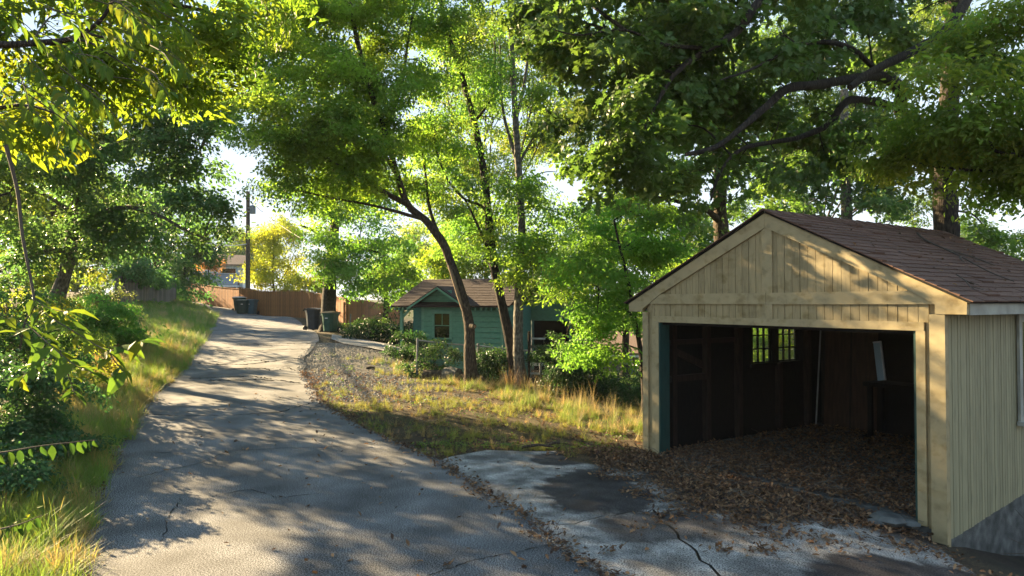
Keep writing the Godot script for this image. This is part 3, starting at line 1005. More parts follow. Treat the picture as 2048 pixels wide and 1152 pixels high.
	for k in 18:
		var o := Shape.new()
		var z0 := .07 - k * .288
		o.hexa([Vector3(2.08, 3.567, z0 - .29), Vector3(2.08, 3.575, z0), Vector3(2.22, 3.648, z0), Vector3(2.22, 3.636, z0 - .29), Vector3(2.08, 3.55, z0 - .29), Vector3(2.08, 3.555, z0), Vector3(2.22, 3.625, z0), Vector3(2.22, 3.62, z0 - .29)])
		o.hexa([Vector3(2.22, 3.636, z0 - .29), Vector3(2.22, 3.648, z0), Vector3(2.36, 3.578, z0), Vector3(2.36, 3.566, z0 - .29), Vector3(2.22, 3.62, z0 - .29), Vector3(2.22, 3.625, z0), Vector3(2.36, 3.555, z0), Vector3(2.36, 3.55, z0 - .29)])
		put("ridge_cap", o.mesh(), M.shingle[k % 4], roof)
	# inside: studs, rails and a brace on the left wall, joists
	for q in [.45, 1.28, 2.12, 3.3, 4.2]:
		if q == 3.3: put("stud", box_mesh(Vector3(.052, 0, -q - .09), Vector3(.15, 1.27, -q)), M.raw_wood, g)
		else: put("stud", box_mesh(Vector3(.052, .016, -q - .1), Vector3(.16, 2.3, -q)), M.raw_wood, g)
	put("rail", box_mesh(Vector3(.052, 1.70, -2.1), Vector3(.12, 1.78, -.2)), M.raw_wood, g)
	put("rail", box_mesh(Vector3(.052, 1.10, -1.27), Vector3(.14, 1.20, -.2)), M.raw_wood, g)
	put("top_plate", box_mesh(Vector3(.052, 2.3, -GL + .06), Vector3(.15, 2.40, -.1)), M.raw_wood, g)
	var bs := Shape.new()
	bs.hexa([Vector3(.055, 1.62, -.35), Vector3(.10, 1.62, -.35), Vector3(.10, 1.28, -1.26), Vector3(.055, 1.28, -1.26), Vector3(.055, 1.74, -.35), Vector3(.10, 1.74, -.35), Vector3(.10, 1.40, -1.26), Vector3(.055, 1.40, -1.26)])
	put("brace", bs.mesh(), M.raw_wood, g)
	for q in [1.2, 2.4, 3.6]: put("joist", box_mesh(Vector3(.05, 2.42, -q - .05), Vector3(4.33, 2.54, -q)), M.raw_wood, g)
	put("back_post", box_mesh(Vector3(.03 + .12, .016, -GL + .06), Vector3(.26, 2.4, -GL + .16)), M.raw_wood, g)
	# the old window of small panes in the left wall
	var lw := put("window", box_mesh(Vector3(.0, 1.22, -4.04), Vector3(.09, 1.28, -2.56)), M.dark_wood, g)
	put("head", box_mesh(Vector3(.0, 2.08, -4.04), Vector3(.09, 2.14, -2.56)), M.dark_wood, lw)
	put("mullion", box_mesh(Vector3(.01, 1.282, -3.37), Vector3(.085, 2.078, -3.17)), M.dark_wood, lw)
	for sash in [[2.62, 3.17], [3.37, 3.98]]:
		var a: float = sash[0]
		var b: float = sash[1]
		for k in 4:
			var q := lerpf(a + .015, b - .015, k / 3.0)
			put("muntin", box_mesh(Vector3(.02, 1.283, -q - .013), Vector3(.055, 2.077, -q + .013)), M.dark_wood, lw)
		for k in 4:
			var y := 1.3 + k * .245
			put("muntin", box_mesh(Vector3(.022, y - .012, -b + .01), Vector3(.053, y + .012, -a - .01)), M.dark_wood, lw)
		for i in 3:
			for k in 3:
				var q := lerpf(a + .015, b - .015, (i + .5) / 3.0)
				put("pane", box_mesh(Vector3(.034, 1.316 + k * .245, -q - (b - a) / 6 + .02), Vector3(.038, 1.528 + k * .245, -q + (b - a) / 6 - .02)), M.pane, lw)
	# things left inside
	var ply := thing("plywood_sheet", "brown plywood sheet leaning on the back wall inside the dark garage", "board", garage_frame * Transform3D(Basis(Vector3(1, 0, 0), -.05), Vector3(.32, .02, -GL + .35)))
	put("sheet", box_mesh(Vector3(0, 0, 0), Vector3(1.0, 2.05, .018)), M.ply, ply)
	put("batten", box_mesh(Vector3(.5, 0.01, .018), Vector3(.53, 2.03, .03)), M.raw_wood, ply)
	var pipe := Shape.new(); pipe.tube([garage_frame * Vector3(.3, .02, -4.2), garage_frame * Vector3(.27, 2.0, -4.45)], [.014, .014], 8)
	tag(put("metal_pipe", pipe.mesh(), M.steel), "thin grey pipe standing upright left of the plywood sheet", "pipe")
	var pn := thing("window_sash", "narrow white framed glass sash leaning in the dark garage", "window sash", garage_frame * Transform3D(Basis(Vector3(0, 0, 1), .16) * Basis(Vector3(1, 0, 0), -.1), Vector3(1.56, 1.03, -4.1)))
	put("frame", box_mesh(Vector3(.10, 0, 0), Vector3(.125, .68, .03)), M.white, pn)
	put("frame", box_mesh(Vector3(-.02, .655, 0), Vector3(.098, .68, .03)), M.white, pn)
	put("glass", box_mesh(Vector3(-.02, 0.0, .008), Vector3(.098, .653, .016)), M.pale_blue, pn)
	var ch := thing("work_bench", "dark low bench holding up the white sash in the garage", "bench", garage_frame * Transform3D(Basis(), Vector3(1.35, .0, -4.5)))
	put("top", box_mesh(Vector3(0, .93, 0), Vector3(1.4, 1.0, .55)), M.dark_wood, ch)
	for q in [Vector2(.05, .05), Vector2(1.28, .05), Vector2(.05, .43), Vector2(1.28, .43)]: put("leg", box_mesh(Vector3(q.x, .016, q.y), Vector3(q.x + .07, .93, q.y + .07)), M.dark_wood, ch)
	# a dead branch lies across the roof
	var rp := func(along: float, up: float) -> Vector3: return garage_frame * (sheet * Vector3(along, up, .035))
	var br := thing("fallen_branch", "long dark dead branch lying across the brown garage roof", "branch", Transform3D(Basis(), rp.call(2.0, 1.2)))
	var iv := br.transform.affine_inverse()
	for l in [[[3.35, 2.35], [2.95, 2.02], [2.75, 1.62], [2.55, 1.3], [2.3, .8], [2.15, .45]], [[2.75, 1.62], [2.95, 1.3], [2.9, 1.0]], [[2.55, 1.3], [2.3, 1.2], [2.1, 1.05]]]:
		var pts := []
		for q in l: pts.append(iv * rp.call(q[0], q[1]) + Vector3(0, rng.randf_range(0, .03), 0))
		put("limb", tapered(pts, .016, .006, 6, .3), M.twig, br)
	var tw := thing("fallen_twig", "small dead twig with side shoots near the eave of the garage roof", "twig", Transform3D(Basis(), rp.call(.6, .3)))
	iv = tw.transform.affine_inverse()
	for l in [[[.95, .62], [.8, .45], [.62, .32], [.5, .2]], [[.8, .45], [.95, .36]], [[.62, .32], [.7, .2]]]:
		var pts := []
		for q in l: pts.append(iv * rp.call(q[0], q[1]) + Vector3(0, rng.randf_range(0, .02), 0))
		put("limb", tapered(pts, .008, .004, 5, .3), M.twig, tw)

# ================================================================ the green shed and its carport
func build_house():
	rng.seed = 31
	var g := thing("green_shed", "weathered green clapboard shed with a brown roof and one small window", "shed", house_frame)
	var W := 2.95
	# front wall of horizontal boards, the window cut out of it
	put("wall", box_mesh(Vector3(0, -.9, -3.0), Vector3(W, 2.28, -.03)), M.teal_dark, g)
	var y := -.75
	while y < 2.86:
		var h := .178
		var top := minf(y + h - .012, 2.84)
		var x0 := 0.06
		var x1 := W - .06
		if y > 2.2:         # the gable narrows
			var f := (2.88 - y) / .6
			x0 = .70 - .95 * f; x1 = .70 + .95 * f
			if x1 - x0 < .15: break
		var spans := [[x0, x1]]
		if y + h > 1.2 and y < 2.08: spans = [[x0, .385], [1.125, x1]]
		for sp in spans:
			var o := Shape.new()
			var a: float = sp[0]
			var b: float = sp[1]
			var j := rng.randf_range(0, .006)
			o.hexa([Vector3(a, y, .034 + j), Vector3(b, y, .034 + j), Vector3(b, top, .004 + j), Vector3(a, top, .004 + j), Vector3(a, y, -.03), Vector3(b, y, -.03), Vector3(b, top, -.03), Vector3(a, top, -.03)])
			put("board", o.mesh(), M.teal, g)
		y += h
	put("corner_board", box_mesh(Vector3(-.03, -.8, -.06), Vector3(.058, 2.26, .03)), M.teal_trim, g)
	put("corner_board", box_mesh(Vector3(W - .055, -.8, -.06), Vector3(W + .03, 2.26, .03)), M.teal_trim, g)
	var win := put("window", box_mesh(Vector3(.38, 1.18, -.028), Vector3(1.13, 2.09, -.015)), M.curtain, g)
	for q in [[.38, 1.18, .47, 2.09], [1.04, 1.18, 1.13, 2.09], [.472, 2.0, 1.038, 2.09]]: put("frame", box_mesh(Vector3(q[0], q[1], -.01), Vector3(q[2], q[3], .045)), M.teal_trim, win)
	put("sill", box_mesh(Vector3(.34, 1.13, -.01), Vector3(1.17, 1.178, .075)), M.teal_trim, win)
	put("pane", box_mesh(Vector3(.472, 1.18, .0), Vector3(1.038, 1.58, .004)), M.dark_pane, win)
	put("pane", box_mesh(Vector3(.472, 1.61, .008), Vector3(1.038, 1.998, .012)), M.dark_pane, win)
	put("muntin", box_mesh(Vector3(.472, 1.582, .002), Vector3(1.038, 1.608, .03)), M.teal_trim, win)
	put("muntin", box_mesh(Vector3(.745, 1.61, .013), Vector3(.765, 1.998, .022)), M.teal_trim, win)
	# recessed wall under the porch on the left
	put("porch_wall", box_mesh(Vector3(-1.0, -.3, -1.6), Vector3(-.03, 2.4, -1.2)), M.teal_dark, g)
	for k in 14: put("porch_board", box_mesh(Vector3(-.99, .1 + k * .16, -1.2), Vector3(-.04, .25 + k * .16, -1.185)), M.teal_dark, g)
	put("porch_post", box_mesh(Vector3(-.80, .35, .05), Vector3(-.70, 2.2, .15)), M.teal_trim, g)
	var br := Shape.new()
	br.hexa([Vector3(-.70, 1.85, .07), Vector3(-.70, 1.95, .07), Vector3(-.42, 2.22, .07), Vector3(-.36, 2.18, .07), Vector3(-.70, 1.85, .13), Vector3(-.70, 1.95, .13), Vector3(-.42, 2.22, .13), Vector3(-.36, 2.18, .13)])
	put("porch_brace", br.mesh(), M.teal_trim, g)
	# main roof: ridge along x, front and back slopes
	var across := Basis(Vector3(0, 0, -1), Vector3.UP, Vector3(1, 0, 0))
	var roof := put("roof", prism_mesh([Vector2(-.32, 2.22), Vector2(2.2, 3.20), Vector2(4.5, 2.25), Vector2(4.5, 2.29), Vector2(2.2, 3.25), Vector2(-.32, 2.26)], 0, 4.35, Transform3D(across, Vector3(-1.05, 0, 0))), M.house_roof, g)
	var sl := Vector2(2.52, .99)
	for r in 17:
		var t0 := r / 17.0
		var t1 := (r + 1.15) / 17.0
		var z0 := -(-.32 + sl.x * t0)
		var z1 := -(-.32 + sl.x * minf(t1, 1.0))
		var y0 := 2.265 + sl.y * t0
		var y1 := 2.265 + sl.y * minf(t1, 1.0)
		var o := Shape.new()
		var x := -1.07 - rng.randf_range(0, .3)
		while x < 3.3:
			var a := maxf(x, -1.07)
			var b := minf(x + .295, 3.32)
			var d := rng.randf_range(0, .008)
			if b > a: o.hexa([Vector3(a, y0 + .016 + d, z0), Vector3(b, y0 + .016 + d, z0), Vector3(b, y1 + .004, z1), Vector3(a, y1 + .004, z1), Vector3(a, y0, z0), Vector3(b, y0, z0), Vector3(b, y1, z1), Vector3(a, y1, z1)])
			x += .30
		put("shingle_course", o.mesh(), M.house_roof, roof)
	put("gable_end", prism_mesh([Vector2(.6, 2.2), Vector2(3.9, 2.2), Vector2(3.9, 2.5), Vector2(2.2, 3.17), Vector2(.6, 2.55)], 0, .05, Transform3D(across, Vector3(-.85, 0, 0))), M.teal_dark, g)
	put("rake_board", prism_mesh([Vector2(-.33, 2.15), Vector2(2.2, 3.14), Vector2(2.2, 3.245), Vector2(-.33, 2.255)], 0, .03, Transform3D(across, Vector3(-1.085, 0, 0))), M.teal_trim, g)
	put("rake_board", prism_mesh([Vector2(4.5, 2.15), Vector2(2.2, 3.14), Vector2(2.2, 3.245), Vector2(4.5, 2.255)], 0, .03, Transform3D(across, Vector3(-1.085, 0, 0))), M.teal_trim, g)
	# cross gable in front
	put("front_gable_wall", prism_mesh([Vector2(-.30, 2.20), Vector2(1.70, 2.20), Vector2(.70, 2.84)], -1.2, -.03), M.teal_dark, g)
	put("front_gable_roof", prism_mesh([Vector2(-.42, 2.19), Vector2(.70, 2.88), Vector2(1.82, 2.19), Vector2(1.82, 2.25), Vector2(.70, 2.945), Vector2(-.42, 2.25)], -1.35, .30), M.house_roof, g)
	put("front_rake", prism_mesh([Vector2(-.40, 2.15), Vector2(.70, 2.83), Vector2(.70, 2.90), Vector2(-.41, 2.215)], .302, .325), M.teal_trim, g)
	put("front_rake", prism_mesh([Vector2(1.80, 2.15), Vector2(.703, 2.83), Vector2(.703, 2.90), Vector2(1.81, 2.215)], .302, .325), M.teal_trim, g)
	for k in 8: put("rafter_tail", box_mesh(Vector3(1.9 + k * .19, 2.12, -.03), Vector3(1.94 + k * .19, 2.215, .29)), M.teal_trim, g)
	for k in 4: put("rafter_tail", box_mesh(Vector3(-.95 + k * .16, 2.12, -.2), Vector3(-.91 + k * .16, 2.215, .29)), M.teal_trim, g)
	# the carport behind the trees to the right
	var cf := Transform3D(Basis(Vector3.UP, deg_to_rad(-14)), Vector3(1.16, -.55, -25.6))
	var c := thing("carport", "green gabled carport with dark open front right of the green shed", "carport", cf)
	put("gable_wall", prism_mesh([Vector2(-1.05, 2.25), Vector2(1.05, 2.25), Vector2(1.05, 2.8), Vector2(0, 3.38), Vector2(-1.05, 2.8)], -.06, .0), M.teal, c)
	put("roof", prism_mesh([Vector2(-1.3, 2.70), Vector2(0, 3.42), Vector2(1.3, 2.70), Vector2(1.3, 2.77), Vector2(0, 3.49), Vector2(-1.3, 2.77)], -3.0, .22), M.house_roof, c)
	put("fascia", prism_mesh([Vector2(1.28, 2.62), Vector2(0.003, 3.33), Vector2(0.003, 3.43), Vector2(1.29, 2.72)], .222, .25), M.cream_trim, c)
	put("fascia", prism_mesh([Vector2(-1.28, 2.62), Vector2(0, 3.33), Vector2(0, 3.43), Vector2(-1.29, 2.72)], .222, .25), M.cream_trim, c)
	for q in [Vector2(-1.05, 0), Vector2(.97, 0), Vector2(-1.05, -2.8), Vector2(.97, -2.8)]: put("post", box_mesh(Vector3(q.x, -.4, q.y - .09), Vector3(q.x + .09, 2.7, q.y - .062)), M.teal_trim, c)
	put("back_wall", box_mesh(Vector3(-1.05, -.5, -2.95), Vector3(1.05, 2.7, -2.9)), M.dark_wood, c)
	put("side_wall", box_mesh(Vector3(1.07, -.5, -2.9), Vector3(1.1, 2.7, -.1)), M.dark_wood, c)
	var rk := thing("storage_rack", "rack of pale boards standing in the dark carport", "rack", Transform3D(Basis(Vector3.UP, deg_to_rad(-14)), Vector3(.75, -.6, -25.2)))
	for q in [-.42, .38]: put("upright", box_mesh(Vector3(q, 0, 0), Vector3(q + .05, 1.75, .06)), M.dark_wood, rk)
	for k in 5: put("shelf_board", box_mesh(Vector3(-.5, .35 + k * .32, .07), Vector3(.5, .35 + k * .32 + (.10 if k % 2 else .06), .16)), M.white if k != 3 else M.old_wall, rk)
	# old split rounds of wood at the foot of the leaning tree
	for q in [[905, 18.1, .22, .4, 0.5, "grey"], [940, 17.9, .16, .5, -.7, ""], [868, 18.3, .15, .55, .2, ""], [962, 17.8, .13, .3, 1.2, ""]]:
		var p := on_ground(q[0], q[1], q[2] * .75)
		var lg := Shape.new()
		var d: Vector3 = Vector3(cos(q[4]), .06, sin(q[4])) * q[3] * .5
		lg.tube([-d, -d * .3, d * .4, d], [q[2], q[2] * 1.04, q[2] * .97, q[2] * .93], 14, true, .25, wobble)
		var lab := "largest grey log lying at the foot of the leaning tree"
		if q[0] == 940: lab = "log right under the leaning trunk, beside the largest log"
		if q[0] == 868: lab = "dark log left of the largest log by the fence post"
		if q[0] == 962: lab = "shortest log, rightmost of those round the leaning trunk"
		tag(put("log", lg.mesh(), M.bark_pale if q[5] else M.bark_brown, null, Transform3D(Basis(), p)), lab, "log", "logs at the foot of the leaning tree")

func build_far_buildings():
	# grey blue house past the bend
	var f := Transform3D(Basis(Vector3.UP, deg_to_rad(18)), Vector3(-38.6, 3.3, -88))
	var h := thing("pale_house", "pale blue sided house with grey roofs beyond the far end of the lane", "house", f)
	put("wall", box_mesh(Vector3(-6, -1, -6), Vector3(3.6, 3.95, 0)), M.blue_siding, h)
	for k in 15: put("siding_course", box_mesh(Vector3(-6, .9 + k * .2, 0), Vector3(3.6, 1.08 + k * .2, .03)), M.blue_siding, h)
	put("roof", prism_mesh([Vector2(-.6, 3.8), Vector2(3, 5.2), Vector2(6.6, 3.8), Vector2(6.6, 3.98), Vector2(3, 5.42), Vector2(-.6, 3.98)], 0, 10.8, Transform3D(Basis(Vector3(0, 0, -1), Vector3.UP, Vector3(1, 0, 0)), Vector3(-6.6, 0, 0))), M.tan_roof, h)
	put("porch_roof", prism_mesh([Vector2(0, 2.6), Vector2(-3.2, 1.15), Vector2(-3.2, 1.3), Vector2(0, 2.8)], 0, 9.6, Transform3D(Basis(Vector3(0, 0, -1), Vector3.UP, Vector3(1, 0, 0)), Vector3(-6.4, 0, .04))), M.grey_roof, h)
	put("porch_fascia", box_mesh(Vector3(-6.5, .98, 3.2), Vector3(3.4, 1.2, 3.3)), M.white, h)
	put("brick_wall", box_mesh(Vector3(-6, -1, .04), Vector3(3.2, 1.9, .3)), M.brick, h)
	for q in [-2.2, .6, 3.0]: put("porch_post", box_mesh(Vector3(q, -1, 3.0), Vector3(q + .18, .98, 3.18)), M.white, h)
	var win := put("window", box_mesh(Vector3(1.0, 2.1, .035), Vector3(2.8, 3.5, .06)), M.white, h)
	put("frame", box_mesh(Vector3(.85, 2.0, .03), Vector3(.998, 3.6, .09)), M.pale_blue, win)
	put("frame", box_mesh(Vector3(2.802, 2.0, .03), Vector3(2.95, 3.6, .09)), M.pale_blue, win)
	put("pane", box_mesh(Vector3(1.05, 2.15, .061), Vector3(2.75, 2.76, .07)), M.dark_pane, win)
	put("pane", box_mesh(Vector3(1.05, 2.84, .061), Vector3(2.75, 3.45, .07)), M.dark_pane, win)
	# low house down the slope behind the chain link
	var lf := Transform3D(Basis(Vector3.UP, deg_to_rad(-12)), Vector3(6.2, -2.1, -42))
	var l := thing("low_house", "low house with tan roof and pale blue door beyond the fenced lawn", "house", lf)
	put("wall", box_mesh(Vector3(-1.0, -.6, -4.5), Vector3(4.6, 1.3, -.9)), M.old_wall, l)
	put("roof", prism_mesh([Vector2(-.2, 1.25), Vector2(2.6, 2.45), Vector2(5.4, 1.25), Vector2(5.4, 1.4), Vector2(2.6, 2.6), Vector2(-.2, 1.4)], 0, 6.4, Transform3D(Basis(Vector3(0, 0, -1), Vector3.UP, Vector3(1, 0, 0)), Vector3(-1.4, 0, 0))), M.tan_roof, l)
	put("fascia", box_mesh(Vector3(-1.4, 1.14, .18), Vector3(5.0, 1.27, .22)), M.white, l)
	for q in [-1.1, .1, 1.5, 3.0]: put("post", box_mesh(Vector3(q, -.6, .05), Vector3(q + .1, 1.14, .15)), M.old_wood[1], l)
	for k in 4: put("rail", box_mesh(Vector3(-1.0, -.2 + k * .25, .08), Vector3(.1, -.14 + k * .25, .12)), M.old_wood[2], l)
	var d := put("door", box_mesh(Vector3(.45, -.6, -.899), Vector3(1.15, 1.1, -.86)), M.pale_blue, l)
	put("pane", box_mesh(Vector3(.6, .3, -.859), Vector3(1.0, .9, -.85)), M.white, d)

# ================================================================ fences
func plank_fence(called: String, label: String, category: String, pts: Array, tall: float, pitch: float, mats: Array, cap: bool, dog := false) -> Node3D:
	var f := thing(called, label, category, Transform3D(Basis(), pts[0]))
	var count := 0
	for i in pts.size() - 1:
		var a: Vector3 = pts[i]
		var b: Vector3 = pts[i + 1]
		var flat := Vector3(b.x - a.x, 0, b.z - a.z)
		var n := int(flat.length() / pitch)
		var dir := flat.normalized()
		var turn := Basis(dir, Vector3.UP, dir.cross(Vector3.UP))
		var rail := Shape.new()
		for k in n:
			var p: Vector3 = a.lerp(b, (k + .5) / n) - pts[0]
			var w := pitch * .5 - .004
			var top := tall + rng.randf_range(-.02, .02)
			var tr := Transform3D(turn * Basis(Vector3(0, 0, 1), rng.randf_range(-.008, .008)), p + turn * Vector3(0, 0, rng.randf_range(-.004, .004)))
			var o := Shape.new()
			if dog: o.prism([Vector2(-w, -.15), Vector2(w, -.15), Vector2(w, top - .04), Vector2(w * .5, top), Vector2(-w * .5, top), Vector2(-w, top - .04)], 0, .018, tr)
			else: o.box(Vector3(-w, -.15, 0), Vector3(w, top, .018), tr)
			count += 1
			put("picket", o.mesh(), mats[rng.randi() % mats.size()], f)
		var m := int(flat.length() / 2.4) + 1
		for k in m + 1:
			var p: Vector3 = a.lerp(b, float(k) / m) - pts[0]
			var o := Shape.new()
			o.box(Vector3(-.05, -.3, -.14), Vector3(.05, tall + (.02 if cap else -.1), -.04), Transform3D(turn, p))
			put("post", o.mesh(), mats[0], f)
		for h in [.3, tall * .55, tall - .25]:
			var o := Shape.new()
			var e := Vector3(0, h, 0)
			var z0 := turn * Vector3(0, 0, -.04)
			var z1 := turn * Vector3(0, 0, -.003)
			var u := Vector3(0, .09, 0)
			var A: Vector3 = a - pts[0] + e
			var Bq: Vector3 = b - pts[0] + e
			o.hexa([A + z0, Bq + z0, Bq + z0 + u, A + z0 + u, A + z1, Bq + z1, Bq + z1 + u, A + z1 + u])
			put("rail", o.mesh(), mats[1], f)
		if cap:
			var o := Shape.new()
			var A: Vector3 = a - pts[0] + Vector3(0, tall + .025, 0)
			var Bq: Vector3 = b - pts[0] + Vector3(0, tall + .025, 0)
			var z0 := turn * Vector3(0, 0, -.08)
			var z1 := turn * Vector3(0, 0, .06)
			var u := Vector3(0, .035, 0)
			o.hexa([A + z0, Bq + z0, Bq + z0 + u, A + z0 + u, A + z1, Bq + z1, Bq + z1 + u, A + z1 + u])
			put("cap", o.mesh(), mats[2], f)
	return f

func build_fences():
	rng.seed = 41
	var q := func(px: float, depth: float, lift := 0.0) -> Vector3: return on_ground(px, depth, lift)
	plank_fence("cedar_fence", "brown cedar board fence running beside the lane behind the wheeled bins", "fence", [q.call(478, 53.5), q.call(520, 51), q.call(602, 45.8), q.call(672, 40.6), q.call(692, 39.4)], 1.78, .145, M.cedar, true)
	plank_fence("cedar_fence", "far brown cedar fence across the bend below the pale house", "fence", [q.call(372, 66), q.call(412, 62), q.call(452, 59), q.call(487, 56.5)], 1.75, .20, M.cedar, true, true)
	plank_fence("cedar_fence", "brown cedar fence dropping away from the lane towards the green shed", "fence", [q.call(692, 39.2), q.call(712, 43), q.call(735, 47.5), q.call(760, 52), q.call(800, 56)], 1.7, .17, M.cedar, false, true)
	plank_fence("grey_fence", "weathered grey picket fence on the left bank under hanging vines", "fence", [q.call(236, 35.0), q.call(255, 37.0), q.call(300, 43.0), q.call(352, 50.5)], 1.62, .15, M.old_wood, false, true)
	# chain link in front of the shed
	var pts := [on_ground(834, 18.6), on_ground(955, 18.9), on_ground(1080, 18.6), on_ground(1185, 18.4)]
	var f := thing("chain_link_fence", "sagging chain link fence with steel posts in front of the green shed", "fence", Transform3D(Basis(), pts[0]))
	chain_link(f, pts, 1.0)
	var pts2 := [on_ground(1178, 21.5), on_ground(1235, 20.5), on_ground(1300, 19.0)]
	var f2 := thing("chain_link_fence", "chain link fence before the lawn, left of the garage", "fence", Transform3D(Basis(), pts2[0]))
	chain_link(f2, pts2, 1.0)
	var ps := Shape.new(); ps.tube([Vector3(0, -.3, 0), Vector3(.04, .95, 0)], [.03, .03], 8)
	tag(put("steel_post", ps.mesh(), M.steel, null, Transform3D(Basis(), on_ground(700, 33.0))), "lone steel post leaning by the foot of the cedar fence", "post")
	var p2 := Shape.new(); p2.tube([Vector3(0, -.3, 0), Vector3(0, 1.5, 0)], [.035, .035], 8)
	tag(put("steel_post", p2.mesh(), M.bark_brown, null, Transform3D(Basis(), on_ground(1058, 18.2))), "thin dark upright stake right of the pale straight trunk", "stake")

func chain_link(f: Node3D, pts: Array, tall: float):
	var o: Vector3 = pts[0]
	for i in pts.size():
		var s := Shape.new()
		var p: Vector3 = pts[i] - o
		s.tube([p + Vector3(0, -.3, 0), p + Vector3(0.02, tall + .06, 0)], [.034, .034], 8)
		put("post", s.mesh(), M.steel, f)
	for i in pts.size() - 1:
		var a: Vector3 = pts[i] - o
		var b: Vector3 = pts[i + 1] - o
		var s := Shape.new()
		var top := Vector3(0, tall, 0)
		s.tube([a + top, (a + b) * .5 + top + Vector3(0, -.03, 0), b + top], [.02, .02, .02], 6)
		put("top_rail", s.mesh(), M.steel, f)
		var w := Shape.new()
		var len := a.distance_to(b)
		var n := int(len / .075)
		var run := tall / len
		for k in range(-int(tall / .075), n + 1):
			for dirn in [1, -1]:
				var t0 := float(k) / n
				var t1 := t0 + run
				var y0 := 0.0
				var y1 := tall
				if t0 < 0: y0 = -t0 * len; t0 = 0
				if t1 > 1: y1 = tall - (t1 - 1) * len; t1 = 1
				if dirn < 0: y0 = tall - y0; y1 = tall - y1
				w.tube([a.lerp(b, t0) + Vector3(0, y0 + .03, 0), a.lerp(b, t1) + Vector3(0, y1 + .01, 0)], [.0022, .0022], 3, false)
		var ms := put("wire_mesh", w.mesh(), M.wire, f); ms.set_meta("kind", "stuff")

# ================================================================ pole, cables, bins
func build_pole():
	var base := gp(-20.5, 53.0)
	var p := thing("utility_pole", "tall wooden utility pole with a grey transformer behind the cedar fence", "utility pole", Transform3D(Basis(), base))
	var top := at(496, 383, 53.0) - base
	var s := Shape.new(); s.tube([Vector3(0, -.5, 0), Vector3(top.x * .5, top.y * .5, 0), Vector3(top.x, top.y, 0)], [.19, .165, .135], 12)
	put("pole", s.mesh(), M.pole, p)
	var tp := Vector3(top.x + .42, top.y - 1.75, .1)
	s = Shape.new(); s.lathe([Vector2(0, 0), Vector2(.2, 0), Vector2(.215, .04), Vector2(.215, .58), Vector2(.17, .64), Vector2(0, .66)], 14, Transform3D(Basis(), tp))
	var tr := put("transformer", s.mesh(), M.trafo, p)
	s = Shape.new(); s.lathe([Vector2(0, 0), Vector2(.03, 0), Vector2(.05, .05), Vector2(.03, .1), Vector2(.045, .14), Vector2(0, .2)], 8, Transform3D(Basis(), tp + Vector3(0, .64, 0)))
	put("bushing", s.mesh(), M.label, tr)
	put("bracket", box_mesh(tp + Vector3(-.4, .15, -.04), tp + Vector3(-.2, .22, .04)), M.steel, p)
	put("bracket", box_mesh(tp + Vector3(-.4, .42, -.04), tp + Vector3(-.2, .49, .04)), M.steel, p)
	var sag := func(a: Vector3, b: Vector3, drop: float) -> Array:
		var out := []
		for k in 17: 
			var t := k / 16.0
			out.append(a.lerp(b, t) + Vector3(0, -drop * 4 * t * (1 - t), 0))
		return out
	for q in [[at(60, 330, 20), at(494, 488, 53), .9, .035, "thick pale cable sagging from the left trees to the utility pole"], [at(300, 440, 34), at(494, 482, 53), .35, .016, "thin cable just above the thick pale one, left of the pole"], [at(498, 400, 53), at(820, 560, 31), .8, .02, "dark wire falling from the pole top towards the shed trees"], [at(498, 388, 53), at(700, 470, 36), .5, .018, "thin wire from the tip of the pole into the green crown"]]:
		var c := Shape.new()
		var pts: Array = sag.call(q[0], q[1], q[2])
		var rr := []
		for i in pts.size(): rr.append(q[3])
		c.tube(pts, rr, 5, false)
		tag(put("cable", c.mesh(), M.cable if q[3] > .03 else M.black), q[4], "cable")

